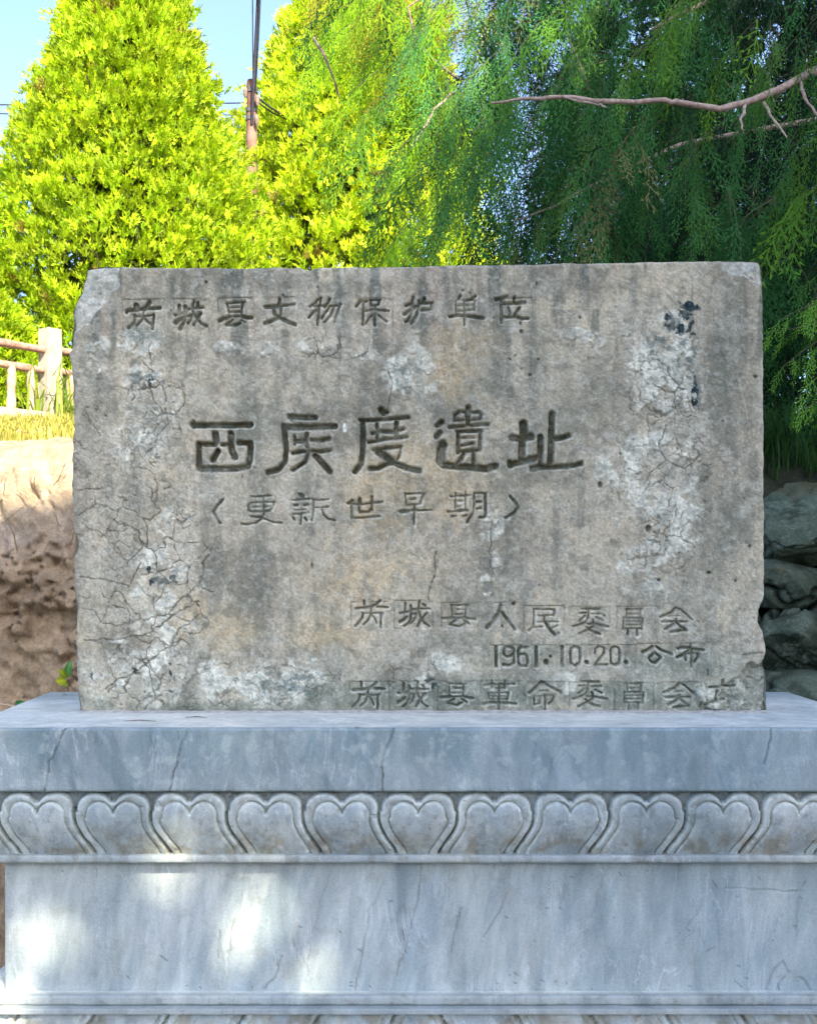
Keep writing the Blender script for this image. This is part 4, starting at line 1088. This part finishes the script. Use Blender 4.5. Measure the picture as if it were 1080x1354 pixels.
OL = [(.12, .13, .05), (.17, .17, .07)]
for i in range(1100):
    yy_ = 3.2 + 2.4 * rr.uniform() ** 1.2
    xx = rr.uniform(-.42, 2.3) * yy_ / 4.0
    zz = rr.uniform(2.1, 3.75)
    zz = 1.25 + (zz - 1.25) * yy_ / 4.0
    pxx = 510 + xx * F / yy_; pyy = 740 - (zz - 1.25) * F / yy_
    lim = 475 + 75 * sstep(20, 300, np.float64(pyy))
    if pxx < lim or (pxx < 570 and rr.uniform() < .2): continue
    if 575 < pxx < 700 and 150 < pyy < 400 and rr.uniform() < .80: continue
    if 545 < pxx < 690 and pyy < 150 and yy_ > 4.1 and rr.uniform() < .3: continue
    if rr.uniform() > .38 + (pxx - 420) / 420.0: continue
    if yy_ < 3.95 and pxx > 600 and rr.uniform() < .5: continue
    tone = DG
    if pxx < 600 and rr.uniform() < .8: tone = MG if rr.uniform() < .5 else LG
    elif rr.uniform() < .20: tone = MG
    elif rr.uniform() < .06: tone = OL
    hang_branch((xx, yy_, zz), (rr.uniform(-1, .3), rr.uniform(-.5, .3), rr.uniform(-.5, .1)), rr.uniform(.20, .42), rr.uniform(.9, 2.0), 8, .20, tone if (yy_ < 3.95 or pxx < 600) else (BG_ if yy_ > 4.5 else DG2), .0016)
for i in range(90):  # front sprays, light on them painted as lighter green
    px_ = rr.uniform(560, 1120); py_ = rr.uniform(-60, 300)
    hang_branch(P(px_, py_, rr.uniform(3.22, 3.45)), (rr.uniform(-1, .2), rr.uniform(-.2, .2), -.4), rr.uniform(.15, .30), 1.6, 6, .13, [(.03, .12, .035), (.07, .22, .06)] if i % 4 else [(.06, .16, .03), (.12, .26, .05)], .0015)
# hanging curtain lower on the right
for i in range(150):
    yy_ = rr.uniform(3.5, 5.4); px_ = rr.uniform(930, 1320); py_ = rr.uniform(230, 350)
    x, y, z = P(px_, py_, yy_)
    hang_branch((x, y, z), (rr.uniform(-1, .2), rr.uniform(-.5, .3), -.3), rr.uniform(.3, .55), 1.4, 9, .16, DG if yy_ < 4.2 else BG_)
# far mass behind shuts the view; near-black colour paints shade under the crown
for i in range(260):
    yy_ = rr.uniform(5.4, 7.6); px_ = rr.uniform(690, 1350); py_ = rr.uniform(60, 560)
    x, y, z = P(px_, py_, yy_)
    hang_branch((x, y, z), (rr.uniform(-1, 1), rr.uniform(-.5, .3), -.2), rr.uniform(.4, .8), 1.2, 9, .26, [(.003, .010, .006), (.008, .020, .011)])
# spray near the right picture edge, its lit look painted in the colour
for (px_, py_, L_) in ((1105, 395, .16), (1110, 440, .17), (1115, 480, .16), (1120, 420, .2), (1118, 372, .12), (1125, 510, .14)):
    x, y, z = P(px_, py_, 2.95)
    hang_branch((x, y, z), (-1, -.05, -.15), L_, .6, 6, .085, [(.10, .26, .03), (.16, .36, .05)])
# top sprays, yellow sunlight painted into their colour
for i in range(46):
    x, y, z = P(rr.uniform(500, 660), rr.uniform(-60, 45), rr.uniform(3.9, 4.6))
    hang_branch((x, y, z), (rr.uniform(-1, 0), rr.uniform(-.4, .2), 0), .35, 1.2, 10, .13, LG if i % 3 else [(.30, .30, .03), (.40, .36, .04)])
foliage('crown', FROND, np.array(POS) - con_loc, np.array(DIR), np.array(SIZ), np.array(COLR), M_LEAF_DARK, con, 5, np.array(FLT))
twigs.build('twigs', mat_simple('green_brown_twig', (.05, .06, .03), (.14, .11, .07), 40), con)['kind'] = 'stuff'
def limb(pts, radii, mat=M_BARK_PALE, name='limb'):
    t = Tubes(); 
    P3 = []; r3 = []
    for i in range(len(pts) - 1):
        for k in range(4):
            f = k / 4; a = np.array(pts[i]); b = np.array(pts[i + 1])
            P3.append(a * (1 - f) + b * f + rr.normal(size=3) * .0013); r3.append(radii[i] * (1 - f) + radii[i + 1] * f * 1.0 + rr.uniform(-.0006, .001))
    P3.append(np.array(pts[-1])); r3.append(radii[-1])
    t.add([q - con_loc for q in P3], r3, 8); return t.build(name, mat, con)
limb([P(1300, -60, 4.3), P(1150, 55, 3.6), P(1080, 92, 3.3), (P(1030, 118, 3.22)), P(985, 136, 3.18), P(950, 145, 3.15), P(905, 137, 3.14), P(880, 133, 3.14), P(800, 135, 3.12), P(740, 128, 3.12), P(690, 131, 3.12), P(648, 136, 3.12)],
     [.030, .016, .0120, .0105, .0098, .0090, .0075, .0070, .0068, .0055, .004, .0022])
limb([P(985, 136, 3.18), P(982, 150, 3.15), P(978, 158, 3.12), P(982, 172, 3.1)], [.005, .004, .003, .0015])
limb([P(1010, 135, 3.2), P(1020, 155, 3.15), P(1040, 182, 3.1)], [.004, .003, .0015])
limb([P(1056, 105, 3.27), P(1064, 130, 3.2), P(1082, 155, 3.15)], [.005, .004, .003])
limb([P(740, 128, 3.12), P(790, 138, 3.08), P(802, 142, 3.05)], [.003, .002, .0012])
limb([P(1300, 120, 4.8), P(900, 190, 4.1), P(810, 232, 3.6), P(770, 252, 3.5), P(735, 272, 3.45), P(680, 292, 3.42)], [.012, .008, .005, .0045, .0035, .002])
limb([P(770, 252, 3.5), P(768, 262, 3.45), P(766, 275, 3.4)], [.0035, .0025, .001])
limb([P(600, -40, 4.0), P(540, 10, 3.7), P(548, 50, 3.6), P(575, 80, 3.6), P(605, 105, 3.62)], [.002, .003, .003, .004, .004], M_BARK)
limb([P(545, 195, 3.5), P(560, 170, 3.5), P(575, 145, 3.5), P(600, 122, 3.52)], [.0018, .0035, .0035, .004])
limb([P(450, 130, 3.7), P(430, 75, 3.7), P(415, 50, 3.75)], [.002, .004, .004], M_BARK)
limb([P(750, 45, 3.4), P(765, 85, 3.4), P(778, 118, 3.4)], [.003, .0035, .002])
limb([P(860, 40, 3.5), P(900, 18, 3.6), P(960, -10, 3.9)], [.003, .006, .01], M_BARK)

# a dense dark evergreen behind it closes the view on the right
def broad_tree(name, x, y, z0, trunk_h, centers, n, seed, label, cols, leaf=.22, group=None, gap=None, mat=M_LEAF_DARK, tmpl=None):
    t = empty(name, (x, y, z0)); tag(t, label, 'tree', group)
    r_ = np.random.default_rng(seed); tb = Tubes()
    tb.add([(0, 0, -.2), (.05, 0, trunk_h * .5), (0, .05, trunk_h)], [.22, .17, .12], 10)
    for (cx, cy, cz, a, b, c) in centers:
        tb.add([(0, 0, trunk_h * .8), (cx * .5, cy * .5, (trunk_h + cz) * .5), (cx, cy, cz)], [.11, .07, .03], 6)
    tb.build('trunk', M_BARK, t)
    Pp, w = [], np.array([a * b * c for (_, _, _, a, b, c) in centers]); w = w / w.sum()
    for (cx, cy, cz, a, b, c), ww in zip(centers, w):
        k = int(n * ww); d = r_.normal(size=(k, 3)); d /= np.linalg.norm(d, axis=1)[:, None]
        rad = r_.uniform(.25, 1, k) ** .5
        Pp.append(np.array([cx, cy, cz]) + d * rad[:, None] * np.array([a, b, c]) * (1 + .3 * (fbm(d[:, 0] * 3 + 9, d[:, 2] * 3 + d[:, 1] * 2, .8, 3, seed) - .5))[:, None])
    Pp = np.concatenate(Pp)
    k = len(Pp); cm = r_.uniform(0, 1, k)[:, None]
    foliage('crown', tmpl or BROAD, Pp, r_.normal(size=(k, 3)) + np.array([0, 0, .4]), leaf * r_.uniform(.7, 1.3, k), np.array(cols[0]) * (1 - cm) + np.array(cols[1]) * cm, mat, t, seed + 1, None, (lambda q: gap(q + np.array([x, y, z0]))) if gap is not None else None)
    return t
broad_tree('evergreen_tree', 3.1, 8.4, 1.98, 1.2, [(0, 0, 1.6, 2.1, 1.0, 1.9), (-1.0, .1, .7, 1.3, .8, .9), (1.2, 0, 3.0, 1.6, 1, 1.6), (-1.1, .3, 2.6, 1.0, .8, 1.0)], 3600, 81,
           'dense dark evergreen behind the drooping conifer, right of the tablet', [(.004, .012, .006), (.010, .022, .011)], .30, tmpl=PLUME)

# shade trees behind the photographer: they cast the shade and the flecks of sun
S = np.array(sun_from)
FLECKS = [(22, 1240, 22, 52), (98, 1236, 34, 46), (208, 1176, 44, 27), (222, 1260, 26, 26), (318, 1262, 34, 52), (412, 1270, 24, 46), (330, 1170, 24, 24), (385, 1195, 20, 26), (400, 1225, 12, 30), (250, 1136, 80, 8), (-10, 1330, 60, 40)]
def gaps(p):
    t = (p[:, 1] - DD) / S[1]
    q = p - t[:, None] * S[None, :]
    px_ = 510 + q[:, 0] * F / DD; py_ = 740 - (q[:, 2] - CZ) * F / DD
    m = np.zeros(len(p), bool)
    for cx, cy, rx, ry in FLECKS:
        m |= ((px_ - cx) / (rx + 1)) ** 2 + ((py_ - cy) / (ry + 1)) ** 2 < 1
    return m
SHC = [(.03, .07, .025), (.05, .10, .03)]
broad_tree('shade_tree', 2.4, -3.0, 0, 3.0, [(-.2, 0, 5.6, 2.0, 1.1, 1.6), (1.3, .0, 4.2, 1.6, 1.0, 1.2), (-1.0, .1, 4.4, 1.3, .9, 1.0), (.8, 0, 6.4, 1.9, 1.0, 1.1), (2.2, 0, 5.8, 1.2, 1.0, 1.4)], 8000, 91,
           'spreading broadleaf tree standing behind the photographer, shading the tablet', SHC, .27, 'shade trees behind the viewer', gaps)
broad_tree('shade_tree', 7.0, -5.2, 0, 4.0, [(0, 0, 7.0, 3.0, 1.8, 3.4), (.4, .2, 10.5, 2.6, 1.5, 2.2), (-1.6, 0, 8.8, 1.6, 1.2, 2.0)], 8500, 92,
           'taller broadleaf tree behind the photographer on the right', SHC, .38, 'shade trees behind the viewer')

for k, (hx, hy) in enumerate(((-3.2, -9.5), (1.0, -10.2), (5.5, -10.0), (9.5, -8.5))):  # unseen shrubs added to block low skylight from the front
    broad_tree('hedge_shrub', hx, hy, 0, 1.2, [(0, 0, 1.7, 2.4, 1.0, 1.8), (.8, 0, 2.8, 1.6, .9, 1.3)], 2200, 120 + k,
               ['tall dark shrub at the left end of the row behind the viewer', 'second tall dark shrub of the row behind the viewer', 'third tall dark shrub of the row behind the viewer', 'tall dark shrub at the right end of the row behind the viewer'][k], SHC, .42, 'shrubs behind the viewer')

# ---------------------------------------------------------------- fence
fence = empty('timber_fence', (-1.80, 6.5, 2.0)); tag(fence, 'low brown timber rail fence with pale square post, left of the tablet', 'fence')
fo = np.array([-1.80, 6.5, 2.0]); fd = np.array([-.24, -.31]); fd = fd / np.linalg.norm(fd)
def fpt(s, z, off=0.0): return (fd[0] * s - fd[1] * off, fd[1] * s + fd[0] * off, z - 2.0)
import bmesh
def rot_box(name, s, w, dp, z0, z1, mat, b=.006, taper=1.0):
    bm = bmesh.new(); bmesh.ops.create_cube(bm, size=1.0)
    for v_ in bm.verts:
        k = taper if v_.co.z > 0 else 1.0
        a_, b_ = v_.co.x * w * k, v_.co.y * dp * k
        v_.co = Vector((fd[0] * (s + a_) - fd[1] * b_, fd[1] * (s + a_) + fd[0] * b_, (z0 + z1) / 2 - 2.0 + v_.co.z * (z1 - z0)))
    bmesh.ops.bevel(bm, geom=list(bm.edges), offset=b, segments=2, profile=.6, affect='EDGES')
    me = bpy.data.meshes.new(name); bm.to_mesh(me); bm.free(); me.materials.append(mat)
    return link(bpy.data.objects.new(name, me), fence)
PZ = lambda py, d: CZ - (py - 740) * d / F
for s in (0.0, 1.25, -1.25):
    rot_box('post', s, .085, .085, 1.96, PZ(437, 6.5), M_CONC, .008, .9)
def wob_tube(p0, p1, r, mat, name, seed, n=14):
    q = np.random.default_rng(seed); t = Tubes(); pts, rad = [], []
    for i in range(n + 1):
        f = i / n; pts.append(np.array(p0) * (1 - f) + np.array(p1) * f + q.normal(size=3) * r * .08); rad.append(r * q.uniform(.9, 1.1))
    t.add(pts, rad, 10); return t.build(name, mat, fence)
for k, (a, b) in enumerate(((.045, 1.205), (-1.205, -.045), (1.295, 2.4))):
    wob_tube(fpt(a, PZ(464, 6.5)), fpt(b, PZ(464, 6.5) + .01), .021, M_WOODRAIL, 'rail', 5 + k)
    wob_tube(fpt(a, PZ(491, 6.5)), fpt(b, PZ(491, 6.5) + .005), .020, M_WOODRAIL, 'rail', 15 + k)
    for j in range(int((b - a) / .125)):
        s = a + .075 + j * .125
        wob_tube(fpt(s, 1.95), fpt(s, PZ(491, 6.5) - .004), .024, M_BALUSTER, 'baluster', 40 + j + 20 * k, 8)
rot_box('coping', .4, 4.6, .16, 1.90, 2.02, M_CONC, .01)

# ---------------------------------------------------------------- utility pole and cables
pole = empty('utility_pole', (*P(333, 740, 11.25)[:2], 1.98)); tag(pole, 'rusty red and white utility pole top with black cables, between two bright conifers', 'utility pole')
pl = np.array(pole.location)
pt = Tubes(); topz_ = P(333, 106, 11.25)[2] - 1.98
pt.add([(0, 0, 0), (0, 0, topz_ * .6), (0, 0, topz_ - .02), (0, 0, topz_)], [.075, .060, .046, .040], 12); pt.build('shaft', M_POLE, pole)
for zo in (.10, .28, .36):
    c_ = Tubes(); c_.add([(0, 0, topz_ - zo - .02), (0, 0, topz_ - zo + .02)], [.056, .056], 12); c_.build('clamp', mat_simple('grey_steel', (.06, .06, .06), (.14, .13, .12), 30, .6), pole)
for k, (dx, zo) in enumerate(((-.05, .14), (.06, .22), (.055, .40))):
    c_ = Tubes(); c_.add([(dx, -.07, topz_ - zo - .05), (dx, -.075, topz_ - zo - .02), (dx, -.075, topz_ - zo + .02), (dx, -.07, topz_ - zo + .05)], [.010, .020, .020, .010], 8); c_.build('insulator', M_BARK, pole)
def cable(p0, p1, sag, r, label, group):
    t = Tubes(); pts = []
    for i in range(25):
        f = i / 24; q = np.array(p0) * (1 - f) + np.array(p1) * f; q[2] -= sag * 4 * f * (1 - f); pts.append(q)
    t.add(pts, r, 5); o = t.build('cable', M_CABLE, None); tag(o, label, 'cable', group); return o
pA = np.array(P(333, 165, 11.2))
cable(pA, np.array(P(341, 0, 11.0)) + (0, -.0, 0), .0, .015, 'thick black cable rising along the top of the utility pole', 'overhead cables')
cable(P(341, 0, 11.0), P(352, -420, 8.0), .1, .013, 'continuation of the thick black cable towards the viewer', 'overhead cables')
cable(P(338, 120, 11.2), P(345, -20, 10.9), .05, .008, 'thin black wire beside the thick cable above the pole', 'overhead cables')
cable(P(335, 118, 11.2), P(334, -20, 10.9), .12, .006, 'thin slack wire looping left of the thick cable', 'overhead cables')
cable(P(340, 128, 11.2), P(395, 160, 11.6), .03, .010, 'short black wire leading right from the pole into the conifer', 'overhead cables')
cable(P(340, 134, 11.2), P(380, 158, 11.6), .02, .008, 'lower short wire leading right from the pole', 'overhead cables')
cable(P(-300, 138, 22), P(333, 136, 22), .02, .014, 'upper of two thin wires crossing the sky at the left', 'overhead cables')
cable(P(-300, 146, 22), P(333, 152, 22), .02, .012, 'lower of two thin wires crossing the sky at the left', 'overhead cables')

# ---------------------------------------------------------------- grasses
def grass(name, n, xr, yr, zf, hgt, cols, seed, wid=.004, lean=.5):
    q = np.random.default_rng(seed)
    x = q.uniform(*xr, n); y = q.uniform(*yr, n)
    keep = fbm(x, y, .25, 3, seed) > .38; x = x[keep]; y = y[keep]; n = len(x)
    z = zf(x, y); h = hgt * q.uniform(.4, 1.3, n); an = q.uniform(0, 6.28, n); ln = q.uniform(.1, lean, n) * h
    sx, sy = np.cos(an + 1.57) * wid, np.sin(an + 1.57) * wid
    b0 = np.stack([x - sx, y - sy, z], 1); b1 = np.stack([x + sx, y + sy, z], 1)
    m0 = np.stack([x - sx * .8 + np.cos(an) * ln * .35, y - sy * .8 + np.sin(an) * ln * .35, z + h * .6], 1); m1 = m0 + np.stack([sx * 1.6, sy * 1.6, sx * 0], 1)
    tp = np.stack([x + np.cos(an) * ln, y + np.sin(an) * ln, z + h * q.uniform(.75, 1, n)], 1)
    V_ = np.stack([b0, b1, m1, m0, tp], 1).reshape(-1, 3); o_ = np.arange(n)[:, None] * 5
    cm = q.uniform(0, 1, n)[:, None]; c = np.array(cols[0]) * (1 - cm) + np.array(cols[1]) * cm
    ob = mesh_np(name, V_, [o_ + np.array([[0, 1, 2, 3]]), o_ + np.array([[3, 2, 4]])], M_GRASS, None, False, np.repeat(c, 5, 0))
    tag(ob, kind='stuff'); return ob
prof_y, prof_z = bank_profile(np.linspace(0, 1, 200))
def bank_z(x, y): return np.interp(y, prof_y, prof_z) - .01
o = grass('dry_grass', 14000, (-3.0, -1.2), (4.45, 6.35), bank_z, .065, [(.26, .28, .04), (.50, .44, .12)], 1); tag(o, 'dry yellow grass on the bank top below the fence', 'grass')
o = grass('fence_grass', 500, (-1.9, -1.25), (6.3, 6.8), bank_z, .32, [(.10, .20, .02), (.25, .32, .04)], 2, .007, .7); tag(o, 'long green grass blades by the fence post', 'grass')
o = grass('bank_grass', 16000, (.6, 2.6), (3.80, 5.2), bank_z, .14, [(.015, .06, .015), (.06, .16, .03)], 3, .003); tag(o, 'dark green grass on top of the rock face', 'grass')
o = grass('ground_grass', 12000, (-3.5, -.72), (1.9, 3.5), lambda x, y: x * 0, .14, [(.12, .18, .03), (.45, .38, .12)], 4, .003); tag(o, 'mixed green and straw coloured grass on the ground left of the pedestal', 'grass')
o = grass('straw', 120, (-1.9, -1.0), (3.85, 4.15), bank_z, .10, [(.30, .22, .14), (.45, .36, .24)], 5, .002, 3.0); tag(o, 'fallen straw on the lip of the earth bank', 'straw')

# small weed on the bank behind the pedestal, and the single leaf by its corner
def leaf_mesh(name, base, tip, w, mat, parent, col, cup=.25):
    base = np.array(base); tip = np.array(tip); d = tip - base; L = np.linalg.norm(d); n = 8
    s = np.cross(d, [0, -1, .25]); s /= np.linalg.norm(s); up = np.cross(s, d); up /= np.linalg.norm(up)
    V_ = []
    for i in range(n + 1):
        t = i / n; ww = w * math.sin(math.pi * min(1, t * .93 + .05)) ** .8 * (1 + .06 * (-1) ** i)
        for k in (-1, -.5, 0, .5, 1):
            V_.append(base + d * t + s * ww * k + up * (abs(k) * cup * ww + .12 * L * math.sin(t * 3)))
    c = np.ones((len(V_), 3)) * np.array(col); c[2::5] *= 1.5
    return mesh_np(name, np.array(V_), grid_faces(5, n + 1), mat, parent, True, c)
w0 = P(88, 905, 3.42)
weed = empty('weed', w0); tag(weed, 'small weed with green and yellowing leaves, on the earth bank beside the tablet', 'plant')
st = Tubes(); st.add([(0, 0.05, -.05), (0, 0, 0), (.004, -.01, .03), (.010, -.012, .05)], [.002, .002, .0018, .001], 5); st.build('stem', M_BALUSTER, weed)
leaf_mesh('leaf', (.006, -.01, .02), (.022, -.03, .072), .011, M_GRASS, weed, (.10, .28, .08))
leaf_mesh('leaf', (.002, -.01, .01), (-.022, -.03, .012), .013, M_GRASS, weed, (.33, .38, .02))
leaf_mesh('leaf', (.004, -.01, .02), (-.012, -.03, .048), .009, M_GRASS, weed, (.30, .36, .03))
leaf_mesh('leaf', (0, -.01, .0), (.012, -.03, .0), .010, M_GRASS, weed, (.22, .30, .02))
w1 = P(30, 935, 3.35)
wd = empty('seedling', w1); tag(wd, 'single dark green leaf growing by the back left corner of the pedestal', 'plant')
leaf_mesh('leaf', (-.018, 0, .0), (.012, -.02, .018), .012, M_GRASS, wd, (.05, .20, .06))
tw = Tubes(); tw.add([P(-20, 928, 3.3), P(10, 932, 3.3), P(45, 940, 3.32)], .0022, 5); o = tw.build('twig', M_BALUSTER, None); tag(o, 'thin dry twig lying on the soil behind the left end of the pedestal', 'twig')
# bits on the pedestal top
for k, (px_, yd, L_, lab) in enumerate(((86, 2.56, .008, 'small dark leaf scrap lying on the pedestal top near its left back corner'), (260, 2.20, .02, 'thin pale stalk lying on the pedestal ledge below the tablet'), (185, 2.15, .03, 'longest dry stalk lying on the pedestal ledge near the left'))):
    t = Tubes(); x = (px_ - 510) * yd / F
    t.add([(x - L_, yd, Z_TOP + .0018), (x, yd + .002, Z_TOP + .003), (x + L_, yd - .002, Z_TOP + .0018)], [.0004, .0010, .0004], 5); o = t.build('plant_scrap', M_BARK, None); tag(o, lab, 'plant scrap')
# pale stones on the ground at the lower left
for k, (x, y, r_) in enumerate(((-.735, 2.32, .030), (-.80, 2.40, .04), (-.86, 2.25, .025))):
    import bmesh
    bm = bmesh.new(); bmesh.ops.create_icosphere(bm, subdivisions=3, radius=r_)
    for v_ in bm.verts: v_.co *= 1 + .25 * math.sin(v_.co.x * 90 + k) * math.cos(v_.co.y * 70); 
    for v_ in bm.verts: v_.co.z *= .7
    me = bpy.data.meshes.new('stone'); bm.to_mesh(me); bm.free(); me.materials.append(M_CONC)
    o = link(bpy.data.objects.new('stone', me)); o.location = (x, y, r_ * .55)
    tag(o, ['pale pebble closest to the left end of the pedestal', 'largest pale stone on the ground left of the pedestal', 'smallest pale stone, lying in the grass farther left'][k], 'stone')
